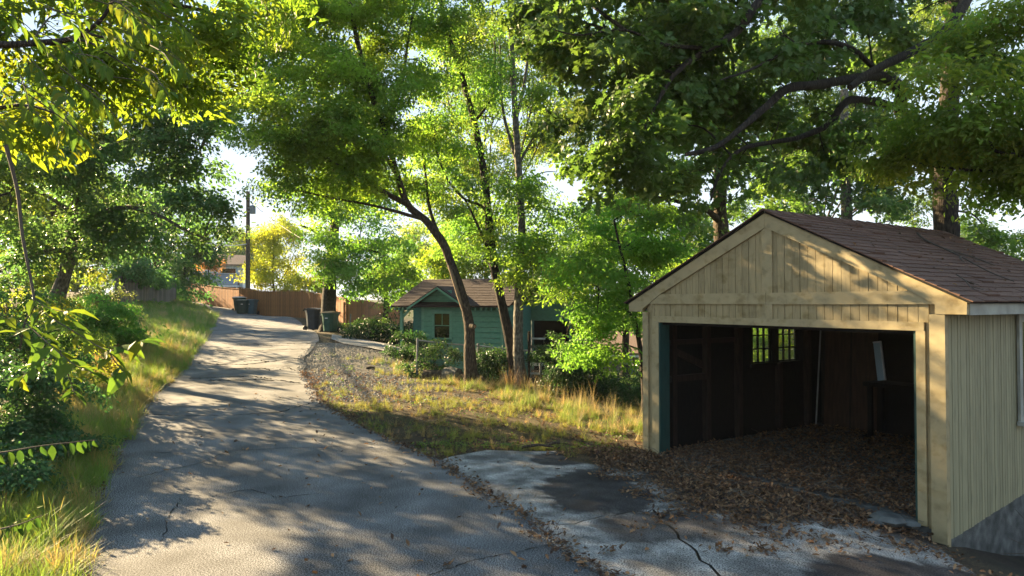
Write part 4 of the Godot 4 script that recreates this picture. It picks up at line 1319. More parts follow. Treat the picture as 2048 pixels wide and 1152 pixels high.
func wheeled_bin(label: String, where: Vector3, turn: float, body: Material, lid: Material, size: Vector3, open := false):
	var b := thing("wheeled_bin", label, "bin", Transform3D(Basis(Vector3.UP, turn), where), "wheeled bins beside the lane")
	var w := size.x * .5
	var h := size.y
	var d := size.z * .5
	var s := Shape.new()
	var rings := []
	for q in [[0.06, .78], [.12, .80], [h * .80, .97], [h * .81, 1.04], [h * .92, 1.06], [h * .93, 1.02]]:
		var ring := []
		for k in 16:
			var a := TAU * (k + .5) / 16
			var c := Vector2(signf(cos(a)) * pow(absf(cos(a)), .35), signf(sin(a)) * pow(absf(sin(a)), .35))
			ring.append(Vector3(c.x * w * q[1], q[0], c.y * d * q[1]))
		rings.append(ring)
	for i in rings.size() - 1:
		for k in 16:
			var a: Vector3 = rings[i][k]
			var c: Vector3 = rings[i][(k + 1) % 16]
			var nn := (a + c) * .5; nn.y = 0
			s.face([a, c, rings[i + 1][(k + 1) % 16], rings[i + 1][k]], nn.normalized())
	s.face(rings[0], Vector3.DOWN); s.face(rings[-1], Vector3.UP)
	put("body", s.mesh(), body, b)
	s = Shape.new()
	s.hexa([Vector3(-w * 1.08, h * .935, d * 1.1), Vector3(w * 1.08, h * .935, d * 1.1), Vector3(w * 1.08, h * .955, d * 1.1), Vector3(-w * 1.08, h * .955, d * 1.1), Vector3(-w * 1.05, h * .935, -d * 1.05), Vector3(w * 1.05, h * .935, -d * 1.05), Vector3(w * 1.0, h * .985, -d * 1.05), Vector3(-w * 1.0, h * .985, -d * 1.05)])
	s.hexa([Vector3(-w * .8, h * .955, d * .85), Vector3(w * .8, h * .955, d * .85), Vector3(w * .72, h, d * .4), Vector3(-w * .72, h, d * .4), Vector3(-w * .8, h * .965, -d * .9), Vector3(w * .8, h * .965, -d * .9), Vector3(w * .72, h * 1.01, -d * .6), Vector3(-w * .72, h * 1.01, -d * .6)])
	put("lid", s.mesh(), lid, b)
	s = Shape.new(); s.tube([Vector3(-w * .8, h * .9, -d * 1.25), Vector3(w * .8, h * .9, -d * 1.25)], [.016, .016], 6)
	s.box(Vector3(-w * .84, h * .87, -d * 1.29), Vector3(-w * .78, h * .93, -d * .95)); s.box(Vector3(w * .78, h * .87, -d * 1.29), Vector3(w * .84, h * .93, -d * .95))
	put("handle", s.mesh(), M.black, b)
	for e in [-1, 1]:
		var wh := Shape.new()
		wh.lathe([Vector2(0, -.03), Vector2(.10, -.03), Vector2(.13, -.02), Vector2(.13, .02), Vector2(.10, .03), Vector2(0, .03)], 16, Transform3D(Basis(Vector3(0, 0, 1), PI / 2), Vector3(e * w * .98, .13, -d * .85)))
		put("wheel", wh.mesh(), M.black, b)
	s = Shape.new(); s.tube([Vector3(-w * .95, .13, -d * .85), Vector3(w * .95, .13, -d * .85)], [.012, .012], 6)
	put("axle", s.mesh(), M.steel, b)
	put("label_plate", box_mesh(Vector3(-.07, h * .66, d * .955), Vector3(.07, h * .71, d * .975)), M.label, b)

func build_bins():
	wheeled_bin("tall navy wheeled bin left of the green one, before the thick trunk", on_ground(630, 34.2, .03), deg_to_rad(70), M.bin_navy, M.black, Vector3(.68, 1.13, .78))
	wheeled_bin("green wheeled bin with brown lid in front of the thick trunk", on_ground(661, 32.2, .03), deg_to_rad(-20), M.bin_green, M.lid_brown, Vector3(.62, .98, .68))
	wheeled_bin("dark wheeled bin at the rear left of the far trio by the fence", on_ground(479, 52.0, .03), deg_to_rad(60), M.bin_dark, M.label, Vector3(.7, 1.12, .75))
	wheeled_bin("dark green wheeled bin in the middle of the far trio", on_ground(486, 50.2, .03), deg_to_rad(10), M.bin_dark, M.bin_dark, Vector3(.95, 1.08, .8))
	wheeled_bin("blue wheeled bin, rightmost of the far trio by the fence", on_ground(503, 50.4, .03), deg_to_rad(-10), M.bin_teal, M.bin_teal, Vector3(.72, 1.12, .75))

# ================================================================ trees
func path3(l: Array) -> Array:
	var out := []
	for q in l: out.append(at(q[0], q[1], q[2]))
	return out

func rooted(l: Array) -> Array:          # the first place is taken down to the ground
	var out := path3(l)
	out[0].y = ground(out[0].x, -out[0].z) - 0.1
	return out

func boughs(l: Array, n: int, flat := .75, jitter := 0.0) -> Array:
	var out := []
	for q in l: out.append(B(q[0], q[1], q[2] + rng.randf_range(-1, 1) * jitter, q[3], maxi(2, int(n * q[3] * q[3] / 6400.0)), flat))
	return out

func build_right_trees():
	var oak := Color(.115, .20, .05)
	# the big oak behind the garage whose boughs reach over it towards the lane
	rng.seed = 51
	var far_end := [[path3([[1890, 345, 15], [1845, 258, 14.2], [1800, 225, 13.6], [1803, 185, 13], [1766, 153, 12.5], [1700, 160, 12], [1640, 168, 11.5], [1575, 178, 11], [1530, 215, 10.7], [1490, 250, 10.5], [1430, 295, 10.2], [1372, 309, 10]]), .15, .03],
		[path3([[1906, -90, 15], [1945, -50, 13.6], [1930, 5, 12.8], [1890, 62, 12.4], [1820, 105, 12], [1745, 142, 11.6], [1700, 175, 11.4]]), .14, .06],
		[path3([[1800, 215, 13.5], [1730, 200, 12.8], [1690, 205, 12.4], [1655, 250, 12.2], [1600, 274, 12], [1540, 285, 11.5], [1480, 300, 11], [1440, 345, 10.8], [1422, 400, 10.6]]), .085, .018],
		[path3([[1908, -60, 15], [1750, -90, 12.6], [1600, -55, 11.2], [1525, -5, 10.8], [1475, 62, 10.6], [1420, 96, 10.4], [1370, 130, 10.2], [1340, 160, 10.1], [1305, 225, 10], [1270, 300, 9.9]]), .11, .016],
		[path3([[1760, 150, 12.4], [1700, 95, 11.8], [1620, 85, 11.2], [1560, 110, 10.8], [1500, 140, 10.4], [1440, 160, 10.1]]), .055, .012],
		[path3([[1420, 96, 10.4], [1330, 90, 10], [1250, 60, 9.8], [1160, 70, 9.6], [1110, 60, 9.5]]), .035, .008],
		[path3([[1890, 400, 15], [1925, 350, 15], [1965, 320, 15.2], [2000, 260, 15.4]]), .1, .03]]
	tree("oak_tree", "huge dark oak right behind the garage, its crooked boughs spreading over the roof", rooted([[1897, 640, 15], [1893, 500, 15], [1891, 420, 15], [1888, 350, 15], [1893, 260, 15], [1900, 170, 15], [1905, 60, 15], [1908, -90, 15]]), .30, .15, M.bark_dark, far_end,
		boughs([[1115, 40, 10, 62], [1195, 60, 10, 72], [1285, 40, 10, 75], [1375, 40, 10.5, 75], [1465, 45, 10.5, 70], [1555, 45, 11, 75], [1645, 55, 11.5, 75], [1735, 50, 12, 70], [1815, 30, 12.5, 60], [1140, 130, 9.8, 62], [1235, 160, 10, 75], [1325, 150, 10, 65], [1415, 190, 10.3, 65], [1505, 150, 10.8, 60], [1595, 120, 11.2, 55], [1690, 110, 11.8, 55], [1165, 235, 9.8, 55], [1255, 262, 9.9, 62], [1335, 240, 10, 55], [1425, 250, 10.4, 45], [1560, 235, 11.2, 50], [1640, 220, 11.8, 50], [1720, 235, 12.4, 50], [1285, 320, 9.9, 42], [1375, 335, 10.1, 42], [1475, 325, 10.8, 45], [1560, 318, 11.4, 45], [1650, 310, 12, 45], [1740, 310, 13, 45], [1160, -60, 10, 90], [1320, -70, 10.5, 100], [1480, -80, 11, 100], [1640, -80, 12, 100], [1800, -70, 13, 90], [1950, 420, 15, 40], [1985, 465, 15.5, 38], [1925, 385, 14.5, 40], [2005, 330, 15, 60], [1200, -190, 11, 110], [1420, -210, 11.5, 120], [1650, -210, 12.5, 120]].map(func(q): return [q[0], q[1], q[2] + .7, q[3]]), 12, .85, .6),
		"broad", {seed = 52, col = oak, per = 17, spray = .46, size = .82, yellow = .3, vary = .3, clear = .3, leaf_mat = M.broad, gap = -.08, glow = .85})
	# second oak, further back
	rng.seed = 53
	tree("oak_tree", "tall oak with thick bare trunk standing behind the garage gable", rooted([[1447, 640, 21], [1444, 520, 21], [1440, 430, 21], [1440, 360, 21], [1436, 300, 21], [1428, 220, 21], [1420, 100, 21]]), .27, .12, M.bark_brown, [[path3([[1441, 445, 21], [1420, 425, 20.6], [1395, 412, 20.3], [1350, 402, 20], [1300, 390, 20]]), .12, .03], [path3([[1440, 370, 21], [1470, 330, 20.6], [1520, 320, 20.2], [1570, 335, 20]]), .1, .03]],
		boughs([[1330, 400, 20, 52], [1275, 370, 20, 50], [1225, 420, 20.5, 48], [1390, 360, 20.5, 50], [1505, 385, 20.5, 48], [1565, 390, 21, 45], [1370, 455, 20, 38], [1300, 320, 20, 60], [1400, 270, 21, 60], [1500, 270, 21, 60], [1260, 250, 21, 60], [1590, 300, 21, 55], [1180, 330, 21, 45], [1330, 200, 21, 80], [1460, 160, 21, 80]], 22, .7, .8), "broad", {seed = 54, col = Color(0.130, 0.234, 0.052), per = 18, spray = .62, size = 1.0, yellow = .3})
	rng.seed = 55
	tree("tall_tree", "pale straight trunk rising behind the garage roof, under dark leaves", rooted([[1694, 640, 27], [1693, 440, 27], [1692, 380, 27], [1690, 300, 27], [1688, 180, 27]]), .24, .14, M.bark_pale, [],
		boughs([[1620, 398, 26, 40], [1690, 350, 26, 50], [1765, 390, 27, 45], [1580, 425, 26, 32], [1815, 360, 27, 50], [1815, 425, 27, 38], [1650, 300, 27, 55], [1750, 280, 27, 55], [1560, 360, 27, 40]], 24, .7, .8), "broad", {seed = 56, col = Color(0.098, 0.195, 0.065), per = 18, spray = .7, size = 1.1, yellow = .25})
	# small leaved tree at the right edge
	rng.seed = 57
	tree("ash_tree", "light green small leaved tree hanging in from the right edge over the roof", rooted([[2180, 760, 11], [2165, 600, 11], [2140, 400, 11], [2115, 250, 11], [2100, 100, 11], [2080, -80, 11]]), .17, .07, M.bark_dark, [[path3([[2135, 390, 11], [2060, 318, 10.8], [1992, 302, 10.6], [1975, 265, 10.5], [1940, 215, 10.4]]), .045, .01], [path3([[2120, 280, 11], [2050, 160, 10.8], [2000, 110, 10.6], [1930, 120, 10.5]]), .05, .012], [path3([[2130, 420, 11], [2040, 350, 11], [1940, 340, 11.2], [1850, 330, 11.4], [1800, 310, 11.5]]), .04, .01]],
		boughs([[1990, 85, 10.8, 58], [2040, 175, 10.8, 60], [1958, 195, 10.6, 52], [1900, 255, 11, 55], [1990, 275, 10.8, 62], [1850, 318, 11.2, 55], [1930, 345, 11.2, 58], [2035, 360, 11, 50], [1800, 295, 11.4, 38], [2035, 30, 10.8, 52], [1885, 160, 10.8, 42], [2070, 280, 11, 60], [1880, 385, 11.3, 40]], 17, .6, .5), "fine", {seed = 58, col = Color(0.195, 0.312, 0.058), per = 20, spray = .5, size = 1.15, yellow = .5})

func build_middle_trees():
	var bright := Color(.205, .355, .06)
	rng.seed = 61
	tree("leaning_tree", "leaning brown tree with a scarred trunk before the green shed, arching left", rooted([[941, 775, 17.6], [940, 705, 17.6], [938, 645, 17.6], [922, 585, 17.6], [905, 535, 17.6], [885, 485, 17.6], [850, 440, 17.5], [815, 408, 17.4], [795, 350, 17.3], [768, 260, 17.2], [735, 160, 17], [710, 60, 17], [690, -60, 17]]), .155, .05, M.bark_brown,
		[[path3([[815, 408, 17.4], [770, 385, 17], [700, 340, 16.6], [640, 310, 16.4], [590, 270, 16.2]]), .08, .02], [path3([[850, 440, 17.5], [800, 425, 17.2], [740, 410, 17], [660, 395, 16.8], [590, 380, 16.6]]), .055, .015], [path3([[795, 350, 17.3], [760, 300, 17.6], [700, 240, 17.8], [640, 170, 18], [600, 90, 18]]), .07, .02], [path3([[768, 260, 17.2], [800, 180, 17.4], [815, 90, 17.6], [830, 0, 17.6]]), .06, .02], [path3([[885, 485, 17.6], [860, 420, 18], [850, 340, 18.3], [835, 250, 18.4]]), .06, .02]],
		boughs([[545, 60, 17, 75], [635, 40, 17, 85], [730, 60, 17.4, 80], [805, 40, 17.6, 62], [550, 165, 16.6, 75], [640, 150, 17, 80], [725, 165, 17.3, 75], [790, 150, 17.6, 60], [550, 255, 16.4, 62], [615, 255, 16.6, 72], [695, 265, 17, 75], [775, 250, 17.4, 62], [580, 335, 16.6, 60], [660, 345, 16.8, 66], [740, 345, 17, 62], [800, 320, 17.4, 48], [640, 405, 17, 42], [700, 410, 17.2, 45], [600, -80, 17, 110], [730, -90, 17.4, 110], [830, -70, 17.6, 80], [500, 90, 17, 42], [850, 300, 18, 36]], 24, .55, .8), "fine", {seed = 62, col = bright, per = 24, spray = .58, size = 1.1, yellow = .4, vary = .28, clear = .55, flare = .35})
	var t := find_child("leaning_tree*", false, false)
	if t:
		var inv: Transform3D = t.transform.affine_inverse()
		var s := Shape.new()
		s.tube([inv * at(943, 652, 17.46), inv * at(949, 653, 17.37)], [.085, .062], 12)
		put("knot", s.mesh(), M.bark_brown, t)
		s = Shape.new(); s.tube([inv * at(949.2, 653, 17.369), inv * at(949.5, 653, 17.364)], [.036, .034], 10); put("knot", s.mesh(), M.bark_scar, t)
		s = Shape.new()
		s.tube(smooth_path([inv * at(925, 620, 17.47), inv * at(915, 585, 17.47), inv * at(906, 555, 17.47), inv * at(897, 530, 17.48)], 3), [.01, .03, .045, .05, .05, .05, .05, .045, .03, .01], 6, false)
		put("bark_scar", s.mesh(), M.bark_scar, t)
	rng.seed = 63
	tree("dark_trunk_tree", "slender dark trunked tree leaning left, just left of the pale trunk", rooted([[1034, 780, 18.4], [1026, 715, 18.4], [1014, 655, 18.4], [1000, 590, 18.4], [986, 520, 18.4], [977, 430, 18.4], [966, 335, 18.4], [948, 245, 18.4], [926, 160, 18.4], [903, 90, 18.4], [885, 20, 18.4], [868, -80, 18.4]]), .165, .05, M.bark_dark,
		[[path3([[977, 430, 18.4], [960, 410, 18.2], [925, 395, 18], [890, 350, 17.8], [870, 290, 17.8]]), .05, .015], [path3([[948, 245, 18.4], [985, 190, 18.4], [990, 110, 18.4], [985, 20, 18.4]]), .045, .015], [path3([[986, 520, 18.4], [955, 450, 18], [930, 400, 17.8], [905, 372, 17.6]]), .05, .015]],
		boughs([[900, 55, 18, 45], [960, 30, 18.3, 48], [868, 140, 18, 36], [925, 205, 18.2, 42], [990, 130, 18.4, 40], [895, 300, 18, 42], [952, 375, 18.2, 42], [880, 220, 18, 40], [1010, 240, 18.3, 34], [872, 385, 18, 40], [1000, 425, 18.3, 36], [915, 470, 18, 40], [940, 120, 18.4, 36], [960, 530, 17.6, 30], [870, -70, 18.4, 70], [980, -60, 18.4, 70]], 19, .6, .6), "fine", {seed = 64, col = Color(0.156, 0.299, 0.072), per = 22, spray = .5, size = 1.1, yellow = .5, clear = .5})
	rng.seed = 65
	tree("pale_trunk_tree", "straight pale grey trunked tree, tallest in front of the green shed", rooted([[1042, 782, 18], [1037, 705, 18], [1037, 610, 18], [1042, 530, 18], [1043, 450, 18], [1037, 335, 18], [1029, 205, 18], [1023, 90, 18], [1018, -70, 18]]), .155, .06, M.bark_pale,
		[[path3([[1040, 325, 18], [1058, 290, 17.8], [1072, 268, 17.6], [1100, 230, 17.5]]), .04, .012], [path3([[1032, 240, 18], [1046, 180, 18.1], [1056, 110, 18.2], [1062, 30, 18.2]]), .055, .02], [path3([[1037, 330, 18], [1012, 250, 18.2], [1002, 180, 18.2], [1000, 90, 18.2]]), .06, .02]],
		boughs([[1062, 60, 18, 40], [1000, 40, 18.2, 36], [1082, 200, 17.6, 34], [1052, 395, 17.6, 40], [1105, 420, 17.6, 46], [1000, 490, 18, 36], [1080, 490, 17.4, 46], [1128, 340, 17.6, 34], [1010, 150, 18.2, 30], [1060, 560, 17.4, 36], [1095, 575, 17.2, 40], [1040, -70, 18, 80]], 19, .6, .6), "fine", {seed = 66, col = Color(0.169, 0.325, 0.072), per = 22, spray = .5, size = 1.1, yellow = .5, clear = .4})
	rng.seed = 67
	tree("sapling", "bright green sapling with an arching stem beside the left wall of the garage", rooted([[1292, 800, 15.4], [1284, 720, 15.4], [1272, 650, 15.4], [1256, 560, 15.4], [1241, 500, 15.4], [1228, 440, 15.4]]), .075, .02, M.bark_dark,
		[[path3([[1271, 640, 15.4], [1250, 618, 15.2], [1222, 620, 15], [1180, 632, 14.8], [1140, 650, 14.6]]), .04, .01], [path3([[1256, 560, 15.4], [1210, 530, 15.2], [1160, 520, 15]]), .03, .01]],
		boughs([[1122, 640, 15.4, 44], [1178, 625, 15, 46], [1230, 660, 15, 36], [1115, 592, 15.6, 42], [1190, 560, 15.2, 50], [1250, 585, 15.2, 46], [1272, 500, 15.4, 46], [1212, 480, 15.4, 52], [1150, 520, 15.4, 46], [1310, 480, 15.6, 40], [1215, 705, 15, 32], [1160, 680, 15.2, 40], [1260, 430, 15.6, 44], [1320, 420, 16, 40], [1128, 690, 15.8, 28]], 17, .6, .6), "fine", {seed = 68, col = Color(0.169, 0.351, 0.065), per = 24, spray = .46, size = 1.1, yellow = .45, clear = .2})
	rng.seed = 69
	tree("fence_tree", "broad tree with a thick dark trunk standing in the cedar fence", rooted([[659, 650, 33.6], [658, 600, 33.6], [660, 545, 33.6], [666, 500, 33.6], [670, 430, 33.6], [665, 340, 33.6]]), .40, .16, M.bark_dark,
		[[path3([[662, 540, 33.6], [680, 515, 33], [720, 500, 32.5], [760, 505, 32]]), .14, .04], [path3([[664, 510, 33.6], [640, 470, 33], [600, 450, 32.5]]), .14, .04]],
		boughs([[618, 415, 33, 44], [665, 385, 33, 58], [725, 425, 33, 52], [768, 500, 32.6, 46], [628, 520, 32.6, 38], [690, 505, 32, 50], [735, 540, 32, 46], [700, 545, 33, 30], [700, 330, 33, 55], [640, 320, 33, 55], [780, 560, 32.5, 34], [725, 572, 33, 28]], 30, .6, 1.0), "fine", {seed = 70, col = Color(0.143, 0.312, 0.065), per = 24, spray = .85, size = 1.75, yellow = .55, vary = .28})

func build_left_trees():
	rng.seed = 71
	tree("big_left_tree", "spreading dark leaved tree with a pale leaning trunk on the left bank", rooted([[92, 690, 19], [108, 620, 19], [126, 560, 19], [140, 500, 19], [150, 430, 19], [165, 330, 19], [180, 200, 19]]), .24, .09, M.bark_pale,
		[[path3([[150, 440, 19], [200, 425, 18.6], [260, 415, 18.3], [320, 432, 18], [370, 460, 17.8], [420, 480, 17.6]]), .10, .02], [path3([[140, 500, 19], [80, 505, 18.4], [30, 530, 18], [-40, 560, 17.6]]), .09, .03], [path3([[165, 330, 19], [230, 290, 18.6], [310, 280, 18.2], [400, 300, 18]]), .09, .02], [path3([[150, 430, 19], [90, 390, 19], [20, 370, 19]]), .08, .02]],
		boughs([[60, 300, 18, 66], [150, 290, 18, 70], [245, 275, 18, 66], [335, 320, 18, 60], [100, 400, 18, 62], [200, 385, 18, 62], [295, 400, 17.8, 60], [250, 465, 18.2, 46], [60, 470, 18, 50], [330, 230, 18, 62], [160, 480, 18.4, 50], [320, 455, 18.6, 40], [-30, 370, 18, 44], [20, 200, 18.5, 70], [130, 190, 18.5, 70], [235, 190, 18.5, 62]], 23, .8, .9) + boughs([[405, 330, 17.8, 46], [375, 425, 17.6, 44], [425, 285, 18, 40], [420, 385, 17.8, 34], [440, 230, 18.4, 36], [450, 160, 18.4, 36], [395, 240, 18.2, 36], [470, 190, 18, 36], [440, 110, 18, 44], [380, 170, 18, 44]], 19, .9, .6), "oval", {seed = 72, col = Color(0.098, 0.195, 0.072), per = 20, spray = .62, size = 1.05, yellow = .35, vary = .3})
	rng.seed = 73
	tree("hedgerow_tree", "sunlit yellow green tree at the far left behind the dark leaved tree", rooted([[-60, 660, 26], [-50, 560, 26], [-30, 450, 26], [0, 330, 26]]), .22, .08, M.bark_dark, [[path3([[-40, 500, 26], [20, 470, 26], [90, 460, 26]]), .1, .03]],
		boughs([[20, 420, 26, 46], [70, 470, 26, 42], [20, 540, 26, 44], [90, 550, 26.5, 40], [150, 540, 27, 36], [-40, 480, 26, 44], [-20, 360, 26, 40], [40, 600, 25, 40], [190, 470, 27, 36]], 22, .65, 1.0), "oval", {seed = 74, col = Color(0.221, 0.325, 0.065), per = 20, spray = .8, size = 1.3, yellow = .8})
	rng.seed = 171
	tree("edge_tree", "tree at the far left edge, standing before the dark leaved tree", rooted([[-75, 720, 15], [-80, 560, 15], [-70, 420, 15], [-60, 300, 15], [-70, 180, 15]]), .16, .06, M.bark_dark, [[path3([[-70, 430, 15], [-20, 400, 14.8], [20, 385, 14.6]]), .06, .015]],
		boughs([[-50, 300, 15, 64], [-15, 385, 15, 56], [35, 335, 14.6, 48], [-120, 400, 15, 70], [-110, 250, 15.4, 70], [15, 445, 14.4, 40], [-170, 330, 15.4, 74], [60, 270, 15, 44]], 15, .85, .6), "oval", {seed = 172, col = Color(.13, .22, .05), per = 17, spray = .5, size = .95, yellow = .6, vary = .3})
	rng.seed = 75
	tree("bank_tree", "dark green rounded tree behind the end of the grey picket fence", rooted([[362, 620, 62], [366, 560, 60], [380, 500, 56]]), .25, .1, M.bark_dark, [], boughs([[345, 500, 52, 36], [385, 505, 53, 36], [402, 492, 54, 22], [365, 545, 53, 34], [380, 560, 54, 24], [330, 470, 53, 36], [300, 520, 50, 36], [372, 580, 55, 24], [260, 530, 48, 36], [390, 460, 54, 32]], 42, .7, 1.2), "oval", {seed = 76, col = Color(0.078, 0.195, 0.065), per = 22, spray = 1.1, size = 2.0, yellow = .3})
	rng.seed = 177
	tree("bank_tree", "tall dark tree high on the left bank above the grey fence", rooted([[312, 600, 58], [314, 520, 58], [310, 440, 58], [312, 380, 58]]), .3, .12, M.bark_dark, [], boughs([[300, 400, 57, 44], [345, 420, 58, 40], [270, 440, 57, 42], [320, 370, 58, 40], [365, 450, 58, 34], [240, 400, 56, 44], [290, 470, 57, 42], [335, 480, 57, 36], [250, 480, 56, 42]], 34, .75, 1.5), "oval", {seed = 176, col = Color(.09, .20, .06), per = 22, spray = 1.2, size = 2.0, yellow = .4})
	tree("bank_tree", "tall dark tree nearer on the left bank, half hidden by the pale leaning trunk tree", rooted([[110, 590, 42], [112, 500, 42], [108, 420, 42], [110, 340, 42]]), .3, .12, M.bark_dark, [], boughs([[100, 380, 41, 48], [150, 420, 42, 46], [60, 430, 41, 48], [110, 330, 42, 46], [170, 350, 42, 46], [200, 450, 42, 44], [30, 360, 40, 50], [130, 480, 41, 44], [210, 380, 42, 44], [220, 300, 42, 44], [160, 270, 42, 44]], 32, .75, 1.5), "oval", {seed = 178, col = Color(.12, .21, .055), per = 22, spray = .95, size = 1.7, yellow = .6})
	tree("bank_tree", "row end tree far up the left bank, low behind the grey picket fence", rooted([[150, 570, 66], [152, 540, 66], [150, 500, 66]]), .3, .12, M.bark_dark, [], boughs([[60, 540, 66, 46], [130, 520, 66, 46], [200, 510, 66, 44], [250, 530, 66, 40], [100, 575, 64, 40], [180, 560, 64, 40], [20, 570, 64, 44], [240, 565, 64, 34], [300, 540, 66, 36]], 40, .8, 1.5), "oval", {seed = 179, col = Color(.12, .21, .055), per = 22, spray = 1.4, size = 2.4, yellow = .6})
	rng.seed = 77
	tree("red_leaf_tree", "small orange brown leaved tree between the dark bank tree and the pale house", rooted([[418, 610, 68], [418, 570, 68], [416, 530, 68]]), .12, .05, M.bark_brown, [], boughs([[402, 516, 68, 13], [416, 524, 68, 10], [396, 532, 68, 10]], 260, .7, .8), "oval", {seed = 78, col = Color(0.390, 0.195, 0.078), per = 20, spray = .8, size = 2.0, yellow = .1})
	# the near canopy in the upper left, with long leaves, close enough to tell the leaves apart
	rng.seed = 79
	var near := tree("hickory_tree", "near tree at upper left whose long yellow green leaves hang over the lane", rooted([[-560, 900, 6.5], [-520, 500, 6.5], [-430, 250, 6.5], [-330, 60, 6.5], [-250, -150, 6.5]]), .17, .07, M.bark_dark,
		[[path3([[-330, 60, 6.5], [-150, 90, 6.2], [0, 90, 6], [62, 87, 6], [139, 78, 6], [180, 57, 6], [208, 31, 6], [240, -30, 6]]), .045, .012], [path3([[139, 78, 6], [180, 85, 5.9], [220, 110, 5.8], [280, 150, 5.7]]), .014, .004], [path3([[-330, 60, 6.5], [-120, -60, 7], [120, -50, 7.5], [300, 0, 8], [400, 20, 8.2], [470, 40, 8.4], [540, 30, 8.6]]), .05, .01], [path3([[-430, 250, 6.5], [-200, 260, 6], [-60, 230, 5.6], [40, 210, 5.3], [120, 230, 5.1]]), .04, .006]],
		boughs([[50, 30, 6.4, 70], [150, 25, 6.6, 70], [250, 50, 7, 66], [345, 40, 7.6, 66], [430, 60, 8.2, 58], [75, 135, 6.2, 60], [175, 150, 6.2, 58], [270, 120, 6.8, 60], [380, 130, 7.8, 58], [455, 140, 8.2, 36], [300, 190, 7.2, 50], [400, 190, 8, 36], [60, 220, 5.8, 52], [500, 30, 8.6, 46], [-60, 50, 6.4, 50], [100, -90, 7, 110], [320, -90, 8, 110], [520, -60, 8.6, 60]], 11, .65, .5), "lance", {seed = 80, glow = .85, col = Color(.15, .25, .035), per = 12, spray = .30, size = .85, yellow = .7, vary = .25, leaf_mat = M.near, twig = .5, twig_bark = M.twig})
	rng.seed = 81
	var twigs := Shape.new()
	for i in 38:
		var px := rng.randf_range(-20, 350)
		var py := rng.randf_range(-20, 300) * (1.0 - .55 * clampf(px / 350.0, 0, 1))
		var p := at(px, py, rng.randf_range(3.8, 5.4))
		var a := rng.randf_range(-.9, 1.2)
		var d := Vector3(cos(a), rng.randf_range(-.8, -.1), sin(a)).normalized()
		var l := rng.randf_range(.22, .38)
		var q := p + d * l + Vector3(0, -.12 * l, 0)
		var iv := near.transform.affine_inverse()
		twigs.tube(smooth_path([iv * (p - d * .12), iv * (p.lerp(q, .5) + Vector3(0, .03, 0)), iv * q], 2), [.004, .0035, .003, .002, .0015], 4, false)
		var side := d.cross(Vector3.UP).normalized()
		for k in 7:
			var t := (k + .6) / 7.0
			var x := (d * rng.randf_range(.5, 1.0) + side * (1.0 if k % 2 else -1.0) * rng.randf_range(.4, .9) + Vector3(0, rng.randf_range(-.7, -.05), 0)).normalized()
			if k == 6: x = (d + Vector3(0, -.5, 0)).normalized()
			var z := x.cross((Vector3.UP + side * rng.randf_range(-.4, .4)).normalized()).normalized()
			loose_leaf(near, p.lerp(q, t), rng.randf_range(.075, .125) * (.75 + .5 * sin(PI * t)), 1, Basis(x, z.cross(x).normalized(), z))
	var tm := put("twig", twigs.mesh(), M.twig, near); tm.set_meta("kind", "stuff")

var leaf_tints := []
func loose_leaf(parent: Node3D, where: Vector3, length: float, kind: int, turn := Basis(), dull := false):
	if leaf_tints.is_empty():
		for k in 8:
			var m := StandardMaterial3D.new()
			var c: Color = [Color(.11, .17, .025), Color(.085, .145, .025), Color(.14, .185, .025), Color(.07, .13, .028), Color(.16, .18, .02), Color(.10, .18, .032), Color(.035, .075, .02), Color(.045, .085, .018)][k]
			var img := Image.create(4, 4, false, Image.FORMAT_RGBA8); img.fill(c.linear_to_srgb())
			m.albedo_texture = ImageTexture.create_from_image(img)
			m.roughness = .55; m.metallic_specular = .25
			m.backlight_enabled = true; m.backlight = Color(1.25, 1.3, .7).linear_to_srgb()
			leaf_tints.append(m)
	var b := turn
	if turn == Basis():
		b = Basis(Vector3.UP, rng.randf_range(0, TAU)) * Basis(Vector3(0, 0, 1), rng.randf_range(-1.3, .1)) * Basis(Vector3(1, 0, 0), rng.randf_range(-.7, .7))
	var mesh: Mesh = leafs[["single_oval", "single_lance", "single_lobed"][kind]][rng.randi() % 3]
	var local := parent.transform.affine_inverse() * Transform3D(b.scaled(Vector3.ONE * length), where)
	put("leaf", mesh, leaf_tints[6 + rng.randi() % 2 if dull else rng.randi() % 6], parent, local)

